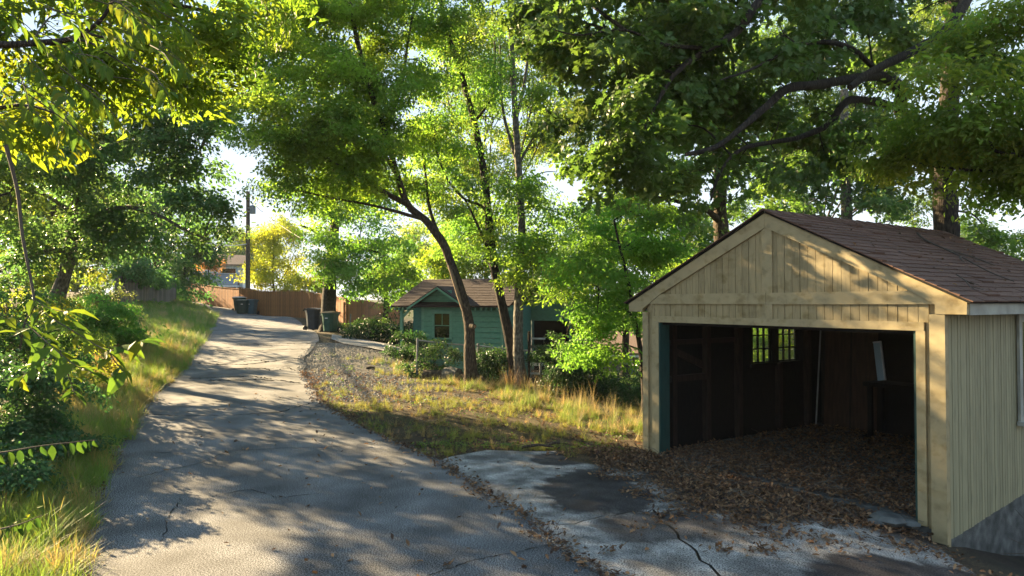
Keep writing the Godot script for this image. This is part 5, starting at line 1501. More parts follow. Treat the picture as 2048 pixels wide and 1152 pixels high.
func build_far_trees():
	rng.seed = 91
	tree("golden_tree", "small golden yellow tree glowing behind the fence by the utility pole", rooted([[548, 620, 57], [548, 585, 57], [545, 540, 57], [550, 480, 57]]), .12, .05, M.bark_dark, [[path3([[548, 580, 57], [525, 540, 57], [515, 500, 57]]), .06, .02], [path3([[548, 580, 57], [575, 540, 57], [590, 500, 57]]), .06, .02]],
		boughs([[520, 478, 57, 26], [540, 590, 57, 22], [580, 592, 57, 22], [618, 585, 57, 22], [508, 540, 57, 20], [585, 560, 57, 24], [548, 500, 57, 32], [575, 475, 57, 32], [530, 535, 57, 24], [590, 525, 57, 32], [555, 560, 57, 32], [532, 575, 57, 20], [565, 450, 57, 24], [600, 570, 57, 26]], 46, .7, 1.2), "fine", {seed = 92, col = Color(.32, .38, .05), per = 22, spray = 1.0, size = 2.4, yellow = .3, vary = .25})
	rng.seed = 93
	tree("distant_tree", "pale hazy tree far away beyond the lane, left of the utility pole", rooted([[485, 600, 125], [485, 540, 125], [485, 490, 125]]), .4, .2, M.bark_brown, [], boughs([[468, 480, 125, 22], [500, 470, 125, 24], [525, 485, 125, 22], [485, 510, 125, 26], [445, 500, 125, 22], [515, 525, 125, 22], [455, 530, 125, 22]], 110, .8, 3), "oval", {seed = 94, col = Color(0.169, 0.260, 0.065), per = 18, spray = 2.0, size = 4.0})
	var rows := [
		["leafy tree left of the shed roof, directly right of the cedar fence trunk", 770, 45, [[745, 580, 45, 34], [790, 560, 46, 38], [815, 590, 46, 30], [770, 520, 46, 34], [735, 620, 44, 22]], Color(0.189, 0.351, 0.061), .6, 770],
		["hazy tree far behind the shed roof", 830, 80, [[820, 490, 80, 28], [850, 510, 80, 30], [800, 520, 80, 26], [870, 545, 80, 26], [830, 470, 80, 20]], Color(0.189, 0.297, 0.081), .4, 840],
		["sunlit tree over the shed roof between the leaning and the dark trunk", 940, 38, [[930, 510, 38, 44], [890, 540, 38, 36], [960, 540, 37, 40], [930, 460, 39, 38], [910, 555, 36, 30]], Color(0.230, 0.378, 0.061), .9, 930],
		["bright green tree behind the carport gable", 1090, 36, [[1060, 540, 36, 44], [1110, 520, 36, 50], [1150, 560, 35, 46], [1090, 470, 37, 44], [1170, 610, 34, 36], [1040, 590, 34, 28]], Color(0.189, 0.365, 0.061), .7, 1100],
		["tall green tree in the back yard, left of the thick bare oak trunk", 1230, 34, [[1190, 470, 34, 46], [1250, 440, 34, 46], [1300, 500, 33, 46], [1340, 540, 32, 42], [1280, 570, 32, 44], [1210, 540, 33, 44], [1370, 500, 33, 40]], Color(0.149, 0.297, 0.061), .5, 1250],
		["green tree seen just left of the garage gable slope", 1390, 30, [[1390, 470, 30, 34], [1350, 580, 28, 36], [1410, 440, 31, 28], [1310, 620, 27, 34], [1345, 520, 29, 34]], Color(0.162, 0.324, 0.068), .6, 1370],
		["distant grey green tree between the pale trunk and the sapling", 1160, 75, [[1140, 500, 75, 26], [1180, 515, 75, 26], [1210, 490, 75, 24], [1120, 530, 75, 22], [1165, 470, 75, 18]], Color(0.162, 0.270, 0.081), .3, 1165],
		["low tree beyond the far lawn behind the low house", 1230, 52, [[1200, 640, 52, 34], [1250, 650, 52, 34], [1180, 670, 50, 24], [1285, 660, 52, 30], [1230, 600, 54, 34]], Color(0.135, 0.270, 0.054), .5, 1230],
		["dark tree low behind the garage roof at far right", 1990, 34, [[1985, 470, 34, 26], [2010, 500, 33, 22], [1950, 470, 34, 22], [2060, 480, 34, 40], [1960, 440, 34, 24]], Color(0.108, 0.216, 0.061), .4, 1990],
		["tall airy tree behind the shed, its crown filling the sky between the slender trunks", 960, 40, [[880, 60, 40, 50], [960, 90, 40, 55], [1040, 60, 40, 55], [900, 180, 40, 50], [990, 200, 40, 50], [1070, 170, 40, 50], [860, 290, 39, 44], [930, 330, 39, 44], [1010, 330, 40, 46], [1085, 260, 40, 40], [1050, 420, 40, 40], [880, 400, 39, 40], [960, 440, 39, 40], [1120, 60, 40, 50], [1130, 250, 40, 40]], Color(.19, .32, .06), .7, 975],
		["tall tree far behind the garage, filling gaps under the oak boughs", 1620, 42, [[1480, 120, 42, 60], [1580, 100, 42, 60], [1690, 90, 42, 60], [1560, 210, 42, 50], [1660, 240, 42, 55], [1780, 130, 42, 60], [1870, 60, 42, 60], [1400, 200, 42, 50], [1300, 120, 42, 60], [1210, 90, 42, 60], [1220, 230, 42, 44], [1960, 120, 42, 55], [2040, 260, 42, 50], [1480, 300, 42, 40], [1700, 330, 42, 36], [1580, 330, 42, 34], [1780, 400, 42, 36], [1850, 430, 42, 34], [1560, 410, 42, 34], [1940, 300, 42, 44], [1740, 250, 42, 40], [1480, 410, 42, 30]], Color(.12, .22, .055), .4, 1640],
		["shaded tree outside the small paned window of the garage", 1500, 20, [[1350, 640, 22, 40], [1400, 560, 24, 50], [1450, 600, 22, 50], [1520, 640, 20, 50], [1560, 560, 22, 60], [1620, 620, 20, 50], [1480, 700, 19, 50], [1580, 700, 19, 50]], Color(0.176, 0.324, 0.061), .8, 1500]]
	var k := 0
	for r in rows:
		rng.seed = 200 + k
		var depth: float = r[2]
		tree("yard_tree", r[0], rooted([[r[6], 660, depth], [r[6] + 2, 600, depth], [r[6] - 3, 540, depth], [r[6], 480, depth]]), .16 + depth * .0012, .07, M.bark_dark, [], boughs(r[3], 40, .8, 1.0), "fine", {seed = 300 + k, col = r[4], per = 22, spray = .028 * depth, size = .052 * depth, yellow = r[5], category = "tree"})
		k += 1

# ================================================================ shrubs and vines
func shrub(label: String, base: Vector3, l: Array, kind: String, o := {}, called := "shrub"):
	var d := {category = "shrub", clear = 0.0, spray = .3, per = 18, twig_bark = M.twig}
	d.merge(o, true)
	rng.seed = d.get("seed", 5)
	var b := []
	for q in l: b.append([base + Vector3(q[0], q[1], q[2]), Vector3(q[3], q[3] * .8, q[3]), q[4]])
	tree(called, label, [base, base + Vector3(.03, l[0][1] * .5, 0), base + Vector3(0, l[0][1], 0)], .025, .008, M.bark_dark, [], b, kind, d)

func build_shrubs():
	shrub("leggy shrub with dark leaves left of the leaning trunk, before the shed window", on_ground(870, 18.9), [[0, .45, 0, .36, 9], [-.3, .25, .1, .3, 7], [.35, .3, 0, .3, 7], [.05, .95, 0, .26, 3], [-.25, .75, 0, .22, 3], [.3, .8, .1, .2, 2]], "oval", {seed = 401, glow = .62, col = Color(0.056, 0.119, 0.048), size = .6, spray = .28, per = 14})
	shrub("vine covered shrub between the leaning trunk and the dark trunk", on_ground(975, 18.7), [[0, .45, 0, .36, 10], [-.25, .3, .1, .3, 7], [.35, .3, 0, .35, 8], [.1, .95, 0, .3, 5], [-.22, .85, 0, .24, 3]], "oval", {seed = 402, glow = .62, col = Color(0.052, 0.119, 0.044), size = .55, spray = .28, per = 16})
	shrub("big dense dark shrub right of the pale trunk, along the chain link", on_ground(1140, 17.6), [[0, .7, 0, .6, 24], [-.4, .45, .1, .5, 16], [.45, .45, 0, .5, 18], [.1, 1.15, -.2, .45, 14], [.6, .25, .2, .35, 9], [-.5, .95, -.2, .35, 8]], "oval", {seed = 403, col = Color(0.044, 0.095, 0.040), size = .6, spray = .3, per = 20})
	shrub("low shrub by the lawn fence, close to the garage", on_ground(1258, 17.0), [[0, .5, 0, .45, 14], [-.35, .25, .1, .35, 8], [.35, .3, 0, .35, 8]], "oval", {seed = 404, col = Color(0.052, 0.111, 0.044), size = .55, per = 16})
	shrub("dark bush beside the porch post of the shed", on_ground(818, 22.6), [[0, .55, 0, .35, 8], [-.35, .3, 0, .3, 6], [.3, .25, .1, .3, 6]], "oval", {seed = 405, glow = .62, col = Color(0.048, 0.119, 0.044), size = .7, spray = .3})
	shrub("bush in the dark gap between the dropping fence and the shed porch", on_ground(765, 29.0), [[0, .6, 0, .6, 14], [-.7, .4, 0, .5, 10], [.7, .5, 0, .5, 10]], "oval", {seed = 406, glow = .62, col = Color(0.040, 0.095, 0.031), size = .9, spray = .4})
	shrub("rounded dark shrub at the left edge above the bright grass", on_ground(75, 9.2), [[0, .75, 0, .55, 34], [-.45, .5, .1, .5, 24], [.4, .45, .1, .42, 18], [-.1, .3, .35, .4, 16], [-.8, .9, 0, .5, 20]], "oval", {seed = 407, col = Color(0.065, 0.150, 0.058), size = .52, spray = .22, per = 22})
	shrub("dark low bush at the far left edge in front of the rounded shrub", on_ground(10, 7.6), [[0, .35, 0, .38, 18], [-.35, .5, 0, .42, 18], [.25, .2, .1, .25, 9]], "oval", {seed = 408, col = Color(0.065, 0.156, 0.065), size = .48, spray = .2, per = 18})
	shrub("tall weedy bush with upright stems left of the mown bank", on_ground(205, 21.0), [[0, .9, 0, .55, 12], [.5, .6, 0, .5, 10], [-.5, .7, 0, .5, 10], [.2, 1.4, 0, .4, 6], [.9, .35, .2, .4, 7]], "lance", {seed = 409, col = Color(0.130, 0.312, 0.065), size = .9, spray = .4, per = 16, leaf_mat = M.fine})
	shrub("brownish tangled bush before the near end of the grey picket fence", on_ground(222, 27.0), [[0, .6, 0, .5, 14], [.5, .35, 0, .4, 9], [-.6, .6, 0, .6, 10], [-.3, 1.1, 0, .4, 6]], "oval", {seed = 410, col = Color(0.130, 0.182, 0.072), size = .9, spray = .5})
	shrub("yellow green undergrowth below the dark left tree", on_ground(60, 15.0), [[0, .7, 0, .6, 14], [.7, .5, 0, .6, 12], [-.8, .8, 0, .7, 14], [-.2, 1.5, -.4, .6, 10], [-1.0, 1.6, -.5, .7, 10]], "oval", {seed = 411, col = Color(0.208, 0.312, 0.065), size = .75, spray = .4, yellow = .8, leaf_mat = M.fine})
	shrub("green bush at the foot of the far end of the grey picket fence", on_ground(372, 68.0), [[0, 1.3, 0, 1.4, 22], [-1.1, 1.0, .5, 1.2, 16], [1.2, .9, 0, 1.1, 14]], "oval", {seed = 412, col = Color(0.111, 0.260, 0.058), size = 1.8, spray = .8})
	shrub("low leafy plant at the foot of the dropping cedar fence", on_ground(730, 33.5), [[0, .3, 0, .5, 10], [1.0, .3, 0, .5, 9], [-.8, .25, 0, .4, 7]], "oval", {seed = 413, glow = .62, col = Color(0.091, 0.195, 0.052), size = .8, spray = .4})
	shrub("tall dark shrub filling the left edge, behind the rounded dark shrub", on_ground(40, 12.5), [[0, 1.0, 0, .7, 22], [-.7, .8, 0, .7, 20], [.6, .6, .2, .5, 12], [-.3, 1.7, -.2, .6, 14], [.3, 1.6, -.3, .5, 10]], "oval", {seed = 414, col = Color(0.091, 0.195, 0.058), size = .65, spray = .35, yellow = .6})
	shrub("green vines hanging over the top of the grey picket fence", on_ground(300, 42.0) + Vector3(0, 1.5, .1), [[0, .46, -.1, .3, 14], [.7, .62, 2.0, .36, 15], [1.3, .85, 3.8, .5, 18], [-.9, .4, -2.5, .26, 10], [-1.6, .36, -4.9, .24, 10], [1.9, 1.0, 5.6, .6, 18]], "oval", {seed = 415, col = Color(0.098, 0.221, 0.072), size = 1.3, spray = .5, category = "vine"}, "vine")
	shrub("sprawling green weeds at the foot of the grey fence", on_ground(320, 42.0), [[0, .1, .4, .4, 10], [.9, .05, 2.0, .4, 8], [-1.2, .1, -2.2, .4, 9]], "lance", {seed = 416, col = Color(0.143, 0.260, 0.058), size = 1.3, spray = .5})
	# a bare seedling stands by the foundation
	var p := gp(5.75, 7.6)
	var t := thing("bare_seedling", "leafless thin seedling standing against the garage foundation at lower right", "plant", Transform3D(Basis(), p))
	var l := Shape.new()
	l.tube(smooth_path([Vector3.ZERO, Vector3(-.02, .3, 0), Vector3(.0, .6, .02), Vector3(-.03, .85, 0)], 3), [.008, .007, .007, .006, .006, .005, .005, .004, .004, .002], 5)
	put("stem", l.mesh(), M.twig, t)
	for q in [[.25, -.3, .12], [.38, .28, .2], [.5, -.22, .18], [.62, .2, .16], [.3, .35, .05], [.18, -.4, .02]]:
		var b := Shape.new()
		b.tube([Vector3(0, q[0], 0), Vector3(q[1] * .5, q[0] + q[2] * .4, .03), Vector3(q[1], q[0] + q[2], .05)], [.005, .004, .002], 4)
		put("side_shoot", b.mesh(), M.twig, t)
	shrub("low green fern like plant at the bottom right corner", gp(6.2, 7.3), [[0, .15, 0, .22, 8], [.25, .1, 0, .2, 6]], "lance", {seed = 417, col = Color(0.065, 0.143, 0.039), size = .6, spray = .15})

# ================================================================ grass and litter
func tuft(seed_: int, blades: int, tall: float, spread: float, bend: float, width: float) -> ArrayMesh:
	var r := RandomNumberGenerator.new(); r.seed = seed_
	var s := Shape.new()
	for i in blades:
		var a := r.randf_range(0, TAU)
		var p := Vector3(cos(a), 0, sin(a)) * r.randf_range(0, spread)
		var dir := r.randf_range(0, TAU)
		var out := Vector3(cos(dir), 0, sin(dir))
		var side := Vector3(-sin(dir), 0, cos(dir))
		var h := tall * r.randf_range(.45, 1.15)
		var lean := bend * r.randf_range(.3, 1.4)
		var k := s.v.size()
		for j in 4:
			var t := j / 3.0
			var c := p + Vector3(0, h * (t - .25 * lean * t * t), 0) + out * (h * lean * t * t)
			var w := width * (1.0 - t * t * .95) * .5
			s.v.append(c + side * w); s.v.append(c - side * w)
		for j in 3:
			var q := k + j * 2
			s.ix.append_array([q, q + 1, q + 2, q + 1, q + 3, q + 2])
	return s.mesh(false)

func upright(p: Vector3, f: float) -> Transform3D:
	return Transform3D((Basis(Vector3.UP, rng.randf_range(0, TAU)) * Basis(Vector3(1, 0, 0), rng.randf_range(-.18, .18))).scaled(Vector3(f, f * rng.randf_range(.75, 1.25), f)), p)

func build_grass():
	rng.seed = 501
	var verge := [[], [], []]
	var vt := [[], [], []]
	var meshes := [tuft(1, 22, .24, .09, .7, .006), tuft(2, 26, .18, .11, .9, .006), tuft(3, 16, .34, .07, .6, .006)]
	var tries := 0
	# the verge and the bank on the left
	while tries < 60000:
		tries += 1
		var z := 3.2 + 48.0 * pow(rng.randf(), 1.9)
		var reach := 2.3 if z < 20 else lerpf(2.3, 7.0, clampf((z - 20) / 12.0, 0, 1))
		var d := rng.randf_range(-.12, reach)
		var x := edge_x(road_left, z) - d
		var n := patchy.get_noise_2d(x * 2.5, z * 2.5)
		if d > reach * .6 + n * 1.6 and z < 26: continue
		if rng.randf() > .75 + n: continue
		if d < .12 + .25 * (n + .3) and rng.randf() < .7: continue
		var w := rng.randi() % 3
		var far := 1.0 + maxf(0, z - 12) * .012
		verge[w].append(upright(gp(x, z, -.02), far * rng.randf_range(.6, 1.25) * (1.15 if z < 26 else 1.0)))
		var c := Color(.17, .27, .045)
		if n > .1: c = Color(.30, .27, .10)
		if z > 22: c = Color(.15, .26, .055) if n < .25 else Color(.34, .30, .17)
		vt[w].append(tint(c, .25, .4))
	spread("verge_grass", "grass_tufts", "rough yellow green grass along the left edge of the lane", "grass", meshes, M.grass, verge, vt)
	# the yard between lane, shed and garage
	var yard := [[], [], []]
	var yt := [[], [], []]
	tries = 0
	while tries < 26000:
		tries += 1
		var z := rng.randf_range(10.4, 21.5)
		var x := edge_x(road_right, z) + rng.randf_range(.02, 9.0)
		if inside(Vector2(x, z), apron_poly): continue
		var g := garage_local(x, z)
		if g.x > -.15 and g.z < .2: continue
		if g.x > 0.3 and g.z < 1.2: continue
		var n := patchy.get_noise_2d(x * 2.2 + 50, z * 2.2)
		var dr := x - edge_x(road_right, z)
		var thick := .16 + n * .7
		# a rough strip of tall dry grass runs from the logs to the garage corner
		var strip := 1.0 - smoothstep(.6, 1.5, absf(z - (17.4 - (x + 1.0) * 1.35)))
		if x < -1.2: strip *= .5
		thick += strip * (.45 + n * 1.3)
		if z > 18.3 and x > -3: thick = .12
		thick -= .35 * smoothstep(15.0, 17.0, z) * (1.0 - smoothstep(1.8, 2.8, dr))
		if rng.randf() > thick: continue
		var w := rng.randi() % 3
		yard[w].append(upright(gp(x, z, -.02), rng.randf_range(.35, .8) * (1.0 + strip * .45)))
		var c := Color(.22, .245, .06) if n > .0 else Color(.32, .255, .11)
		if strip > .4: c = Color(.31, .26, .13) if rng.randf() < .45 else Color(.17, .24, .055)
		yt[w].append(tint(c, .25, .3))
	spread("yard_grass", "grass_tufts", "patchy dry grass in the yard between the lane and the garage", "grass", meshes, M.grass, yard, yt)
	# broad leaved weeds among the grass
	var weeds := []
	var wt := []
	for i in 900:
		var z := 4.0 + 18.0 * pow(rng.randf(), 1.4)
		var x: float
		if i % 3: x = edge_x(road_left, z) - rng.randf_range(.15, 2.6)
		else: x = edge_x(road_right, maxf(z, 11.0)) + rng.randf_range(.2, 5.5)
		if i % 3 == 0: z = maxf(z, 11.0)
		if inside(Vector2(x, z), apron_poly): continue
		var g := garage_local(x, z)
		if g.x > -.2 and g.z < .3: continue
		weeds.append(upright(gp(x, z, .04), rng.randf_range(.25, .55))); wt.append(tint(Color(.12, .20, .045), .3, .5))
	tag(scatter("weeds", leafs.oval[0], M.broad, weeds, wt), "low broad leaved weeds dotted among the grass by the lane", "weeds")
	# the far lawn and the sunny scrap past the bend
	var lawn := []
	var lt := []
	for i in 5000:
		var z := rng.randf_range(22.0, 41.0)
		var x := z * rng.randf_range(.095, .20)
		lawn.append(upright(gp(x, z, -.02), rng.randf_range(.8, 1.2))); lt.append(tint(Color(.14, .25, .045), .2, .3))
	for i in 1600:
		var z := rng.randf_range(57.0, 69.0)
		var x := edge_x(road_right, z) + rng.randf_range(.1, 4.0)
		lawn.append(upright(gp(x, z, -.02), rng.randf_range(.8, 1.2))); lt.append(tint(Color(.24, .29, .05), .2, .3))
	tag(scatter("lawn_grass", meshes[1], M.grass, lawn, lt), "short green lawn grass seen beyond the fences", "grass")
	# tan seed heads and one burnt orange clump before the fence
	var tall := [tuft(11, 12, .62, .06, .45, .007), tuft(12, 8, .75, .05, .35, .006)]
	var hs := [[], []]
	var ht := [[], []]
	for i in 110:
		var px := rng.randf_range(1000, 1285)
		var z := 17.9 - (px - 1000) / 285.0 * 4.2 + rng.randf_range(-.6, .6)
		var w := rng.randi() % 2
		hs[w].append(upright(on_ground(px, z, -.02), rng.randf_range(.5, .85))); ht[w].append(tint(Color(.27, .23, .13), .3, .2))
	spread("seeding_grass", "seed_heads", "tall tan seeding grass before the big dark shrub", "grass", tall, M.grass, hs, ht)
	var fs := []
	var ft := []
	for i in 10:
		fs.append(upright(on_ground(1012 + i * 3.2, 17.2 - .03 * i, -.02), rng.randf_range(.7, 1.1))); ft.append(tint(Color(.24, .14, .07), .3, .2))
	tag(scatter("dead_fern", tall[0], M.grass, fs, ft), "burnt orange clump of dead stalks right of the logs", "dead plant")

func litter_reach(u: float) -> float:      # how far in front of the doorway the leaves have drifted
	var l := [[-.6, 1.2], [.0, 1.4], [.94, 1.6], [2.0, 2.1], [2.7, 2.4], [3.4, 1.9], [3.9, .9], [4.4, .6]]
	for i in l.size() - 1:
		if u < l[i + 1][0]: return lerpf(l[i][1], l[i + 1][1], clampf((u - l[i][0]) / (l[i + 1][0] - l[i][0]), 0, 1))
	return .6

func build_litter():
	rng.seed = 601
	# gravel
	var st := Shape.new()
	var r := RandomNumberGenerator.new(); r.seed = 4
	var ring := []
	for k in 6: ring.append(Vector3(cos(TAU * k / 6) * r.randf_range(.7, 1.1), r.randf_range(-.2, .2), sin(TAU * k / 6) * r.randf_range(.7, 1.1)))
	for k in 6:
		for e in [Vector3(.1, .6, 0), Vector3(0, -.6, .1)]:
			var nn: Vector3 = (ring[k] + ring[(k + 1) % 6] + e).normalized()
			st.tri(ring[k], ring[(k + 1) % 6], e, nn)
	var stone := st.mesh()
	var where := []
	var tints := []
	var tries := 0
	while tries < 16000:
		tries += 1
		var z := rng.randf_range(14.6, 26.0)
		var dr := rng.randf_range(-.2, 3.4)
		var x := edge_x(road_right, z) + dr
		var n := patchy.get_noise_2d(x * 3, z * 3)
		if rng.randf() > .9 - dr * .22 + n: continue
		var f := rng.randf_range(.008, .024) * (1.0 + z * .02)
		where.append(Transform3D(Basis(Vector3.UP, rng.randf_range(0, TAU)).scaled(Vector3.ONE * f), gp(x, z, .006 + (.04 if dr < 0 else 0.0))))
		var g := rng.randf_range(.17, .42)
		tints.append(Color(g, g * .98, g * .94))
	for i in 5000:
		var z := 4.6 + 22.0 * pow(rng.randf(), 1.7)
		var right := rng.randf() < .5
		var e := edge_x(road_right if right else road_left, z)
		var x := e + (1 if right else -1) * absf(rng.randfn(0, .10)) - (1 if right else -1) * .06
		var f := rng.randf_range(.004, .014)
		where.append(Transform3D(Basis(Vector3.UP, rng.randf_range(0, TAU)).scaled(Vector3.ONE * f), gp(x, z, .046)))
		var g := rng.randf_range(.10, .36)
		tints.append(Color(g, g * .97, g * .92))
	tag(scatter("gravel", stone, M.stone, where, tints), "loose grey gravel beside the lane", "gravel")
	# dead leaves: dense in the doorway, thin along the edges of the paving
	var dead := []
	for k in 3:
		var s := Shape.new()
		leaf_into(s, Vector3.ZERO, Vector3(1, 0, 0), Vector3.UP, 1, [.45, .6, .75][k], [.7, .3, .5][k], [-.3, -.5, .35][k], [OVATE, LOBED, LOBED][k])
		dead.append(s.mesh(false))
	var dw := [[], [], []]
	var dt := [[], [], []]
	var drop := func(x: float, z: float, lift: float, size: float):
		var w := rng.randi() % 3
		var b := Basis(Vector3.UP, rng.randf_range(0, TAU)) * Basis(Vector3(1, 0, 0), rng.randf_range(-.6, .6)) * Basis(Vector3(0, 0, 1), rng.randf_range(-.4, .4))
		dw[w].append(Transform3D(b.scaled(Vector3.ONE * size), Vector3(x, lift, -z)))
		var c: Color = [Color(.14, .082, .042), Color(.09, .055, .032), Color(.22, .14, .075), Color(.06, .038, .026)][rng.randi() % 4]
		dt[w].append(tint(c, .25, .2))
	for i in 56000:
		var u := rng.randf_range(-.6, 4.3)
		var out := rng.randf_range(-4.4, 2.9)
		var n := patchy.get_noise_2d(u * 4, out * 4 + 70)
		var lim := litter_reach(u) + n * .8
		if out > lim: continue
		if out > 0 and rng.randf() > .95 - .75 * smoothstep(lim - .9, lim, out): continue
		if out < -.02 and (u < .22 or u > 4.2): continue
		if out < -1.5 and rng.randf() < .5: continue
		if out > -.3 and out < .05 and (u < .33 or u > 4.1): continue
		var p := garage_frame * Vector3(u, 0, out)
		var base := ground(p.x, -p.z) + .03 if out > 0 else .02
		drop.call(p.x, -p.z, base + rng.randf_range(.005, .06) * (1.0 - smoothstep(0.0, lim, out)) + .006, rng.randf_range(.022, .068))
	for i in 3200:           # along both edges of the lane
		var z := 4.6 + 14.0 * pow(rng.randf(), 1.6)
		var right := rng.randf() < .6
		var e := edge_x(road_right if right else road_left, z)
		var d := rng.randfn(0.0, .10)
		var x := e + (d + .02 if right else -d - .02)
		if right and z > 10.2: d *= 2.0
		drop.call(x, z, ground(x, z) + (.06 if (d < 0) else .04), rng.randf_range(.03, .075))
	for i in 170:            # a few out on the asphalt and the slabs
		var z := rng.randf_range(5.0, 15.0)
		var x := lerpf(edge_x(road_left, z), edge_x(road_right, z), pow(rng.randf(), .5))
		drop.call(x, z, ground(x, z) + .087, rng.randf_range(.04, .09))
	for c in [[2.6, 6.85, .55, 200], [1.9, 6.3, .2, 26], [3.9, 6.7, .5, 160], [4.4, 6.0, .45, 200], [2.35, 6.35, .16, 34], [1.3, 6.9, .2, 18], [3.1, 6.5, .4, 36], [.9, 6.3, .14, 16], [2.2, 7.5, .6, 50], [1.8, 7.0, 1.6, 50]]:
		for i in c[3]:
			var x: float = c[0] + rng.randfn(0, .45) * c[2]
			var z: float = c[1] + rng.randfn(0, .35) * c[2]
			drop.call(x, z, ground(x, z) + .045 + rng.randf_range(0, .02), rng.randf_range(.03, .075))
	for i in 6500:           # under the trees on both sides
		var z := rng.randf_range(7.0, 19.0)
		var x: float
		if rng.randf() < .45: x = edge_x(road_left, z) - rng.randf_range(1.2, 4.5)
		else: x = edge_x(road_right, z) + rng.randf_range(.1, 5.5)
		var g := garage_local(x, z)
		if g.x > -.1 and g.z < .2: continue
		if inside(Vector2(x, z), apron_poly) and rng.randf() < .93: continue
		drop.call(x, z, ground(x, z) + .03, rng.randf_range(.035, .085))
	var up2 := Vector2(2.22 - 4.69, 3.618 - 2.400).normalized()
	var deck := garage_frame * Transform3D(Basis(Vector3(0, 0, -1), Vector3(up2.x, up2.y, 0), Vector3(-up2.y, up2.x, 0) * (1.0 if up2.x > 0 else -1.0)), Vector3(4.69, 2.400, .06))
	for i in 110:
		var q := deck * Vector3(rng.randf_range(.1, 5.0), rng.randf_range(.05, 2.6), 0)
		q.y += .022
		drop.call(q.x, -q.z, q.y, rng.randf_range(.03, .07))
	spread("leaf_litter", "dead_leaves", "brown dead leaves strewn over slabs, lane edges and garage floor", "leaf litter", dead, M.dead, dw, dt)
	# sticks in the doorway and by the slab
	var tw := Shape.new()
	for i in 420:
		var p := garage_frame * Vector3(rng.randf_range(.4, 4.0), 0, rng.randf_range(-3.5, 1.2))
		var a := rng.randf_range(0, TAU)
		var l := rng.randf_range(.08, .38)
		var d := Vector3(cos(a), rng.randf_range(-.05, .45), sin(a)) * l
		p.y = ground(p.x, -p.z) + .05 if (garage_frame.affine_inverse() * p).z > 0 else .05
		tw.tube([p, p + d * .5 + Vector3(0, l * .12, 0), p + d], [.004, .0035, .002], 4)
	tag(put("twig_litter", tw.mesh(), M.bark_pale), "thin pale twigs scattered over the leaves in the garage doorway", "twigs", "", "stuff")
	for q in [[1075, 909, 10.8, .5, .1, "dry stick lying on the grass above the stained slab"], [1110, 905, 11.0, .35, -.25, "shorter dry stick crossing the first one by the slab"]]:
		var s := Shape.new()
		var d: Vector3 = Vector3(cos(q[4]), 0, sin(q[4])) * q[3]
		s.tube(smooth_path([-d * .5, Vector3(0, .05, .04), d * .5 + Vector3(0, .02, 0)], 3), [.022, .026, .026, .024, .02, .018, .012], 7, true, .3, wobble)
		tag(put("stick", s.mesh(), M.bark_brown, null, Transform3D(Basis(), on_ground(q[0], q[2], .06))), q[5], "stick", "dry sticks by the slab")
	var st2 := Shape.new()
	st2.tube([Vector3(-.12, .02, 0), Vector3(0, .05, .01), Vector3(.12, .03, -.02)], [.04, .05, .035], 8, true, .4, wobble)
	tag(put("clod", st2.mesh(), M.bark_brown, null, Transform3D(Basis(), on_ground(742, 19.6, .0))), "small brown clod lying on the gravel", "clod")
	var rocks := thing("broken_concrete", "broken lump of grey concrete at the right corner of the garage doorway", "concrete lump", Transform3D(Basis(), garage_frame * Vector3(3.95, .04, .32)))
	for q in [[0, 0, 0, .17], [.18, -.02, .1, .10], [-.16, -.02, .05, .09]]:
		var s := Shape.new()
		s.lathe([Vector2(0, -.6), Vector2(.8, -.4), Vector2(1.05, .1), Vector2(.7, .5), Vector2(0, .62)], 7, Transform3D(Basis(Vector3.UP, q[0] * 9).scaled(Vector3(q[3], q[3] * .6, q[3] * 1.2)), Vector3(q[0], q[1], q[2])))
		put("lump", s.mesh(false), M.foundation, rocks)

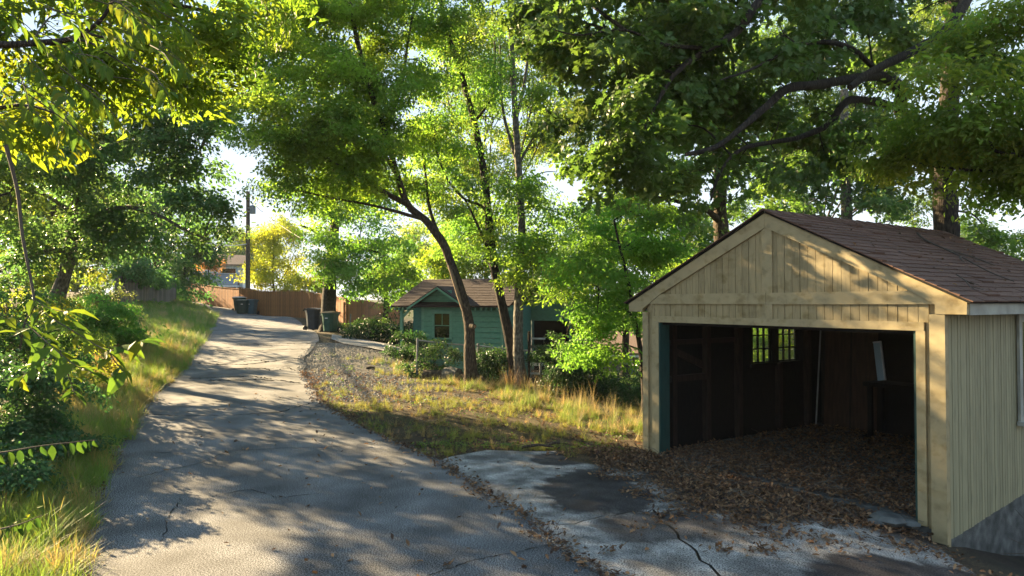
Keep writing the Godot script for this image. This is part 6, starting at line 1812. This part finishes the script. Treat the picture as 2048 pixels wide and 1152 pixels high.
# ================================================================ branches close to the eye
func near_branch(called: String, label: String, stem: Array, r0: float, specs: Array, kind: int):
	var pts := path3(stem)
	var t := thing(called, label, "branch", Transform3D(Basis(), pts[0]))
	var inv := t.transform.affine_inverse()
	var loc := []
	for p in pts: loc.append(inv * p)
	put("stem", tapered(loc, r0, r0 * .3, 7, .2), M.twig, t)
	for s in specs:           # side shoots: [points, leaves, size]
		var sp := smooth_path(path3(s[0]), 5)
		var l2 := []
		var rr := []
		for i in sp.size():
			l2.append(inv * sp[i]); rr.append(lerpf(r0 * .3, r0 * .1, float(i) / sp.size()))
		var sh := Shape.new(); sh.tube(l2, rr, 5)
		put("shoot", sh.mesh(), M.twig, t)
		for i in s[1]:
			var f := clampf((i + .6) / s[1], 0, 1) * (sp.size() - 1.01)
			var p: Vector3 = sp[int(f)].lerp(sp[int(f) + 1], f - int(f))
			var d: Vector3 = (sp[int(f) + 1] - sp[int(f)]).normalized()
			var side := d.cross(Vector3.UP).normalized() * (1.0 if i % 2 else -1.0)
			var x := (d * rng.randf_range(.3, .8) + side * rng.randf_range(.5, 1.0) + Vector3(0, rng.randf_range(-.7, .15), 0)).normalized()
			if s.size() > 3: x = (d * rng.randf_range(-.1, .5) + Vector3(0, -1, 0) + side * rng.randf_range(-.1, .6) + Vector3(0, 0, rng.randf_range(-.5, .5))).normalized()
			var up := (Vector3.UP + side * rng.randf_range(-.8, .8) + d * rng.randf_range(-.4, .4)).normalized()
			if absf(x.dot(up)) > .95: up = Vector3(0, 0, 1)
			var z := x.cross(up).normalized()
			loose_leaf(t, p, s[2] * rng.randf_range(.65, 1.2), kind, Basis(x, z.cross(x).normalized(), z), s.size() > 3)

func build_near_branches():
	rng.seed = 701
	near_branch("near_branch", "near hanging branch with broad backlit leaves at the left edge", [[12, 290, 4.2], [35, 380, 4.2], [45, 470, 4.15], [62, 560, 4.1], [68, 610, 4.05], [50, 645, 4.0], [40, 700, 4.0]], .013,
		[[[[68, 612, 4.05], [110, 640, 3.9], [160, 670, 3.8], [215, 700, 3.7], [262, 690, 3.65], [290, 680, 3.6]], 19, .15], [[[50, 645, 4], [100, 690, 3.8], [150, 730, 3.7], [185, 745, 3.65]], 15, .14], [[[45, 680, 4], [20, 640, 3.9], [-20, 620, 3.8]], 8, .14], [[[62, 590, 4.1], [95, 615, 4], [140, 625, 3.9]], 9, .14], [[[120, 700, 3.8], [140, 760, 3.75], [150, 790, 3.7]], 11, .11], [[[215, 700, 3.7], [235, 730, 3.65], [250, 745, 3.6]], 6, .14], [[[90, 690, 3.9], [60, 740, 3.8], [30, 760, 3.8]], 10, .12]], 0)
	near_branch("leaf_sprig", "arching sprig with a comb of hanging leaves over the lower left grass", [[-60, 905, 2.6], [0, 905, 2.6], [80, 892, 2.6], [150, 884, 2.6], [190, 880, 2.6]], .004,
		[[[[-50, 906, 2.6], [0, 905, 2.6], [80, 892, 2.6], [150, 884, 2.6], [190, 880, 2.6]], 15, .055, 1]], 0)
	near_branch("leaf_sprig", "small sprig of dark leaves at the left edge near the bottom", [[-70, 1070, 2.3], [-10, 1060, 2.3], [40, 1048, 2.3], [85, 1030, 2.3]], .004,
		[[[[-60, 1069, 2.3], [-10, 1060, 2.3], [40, 1048, 2.3], [85, 1030, 2.3]], 11, .05, 1], [[[20, 1052, 2.3], [50, 1035, 2.35], [70, 1015, 2.4]], 4, .03]], 0)
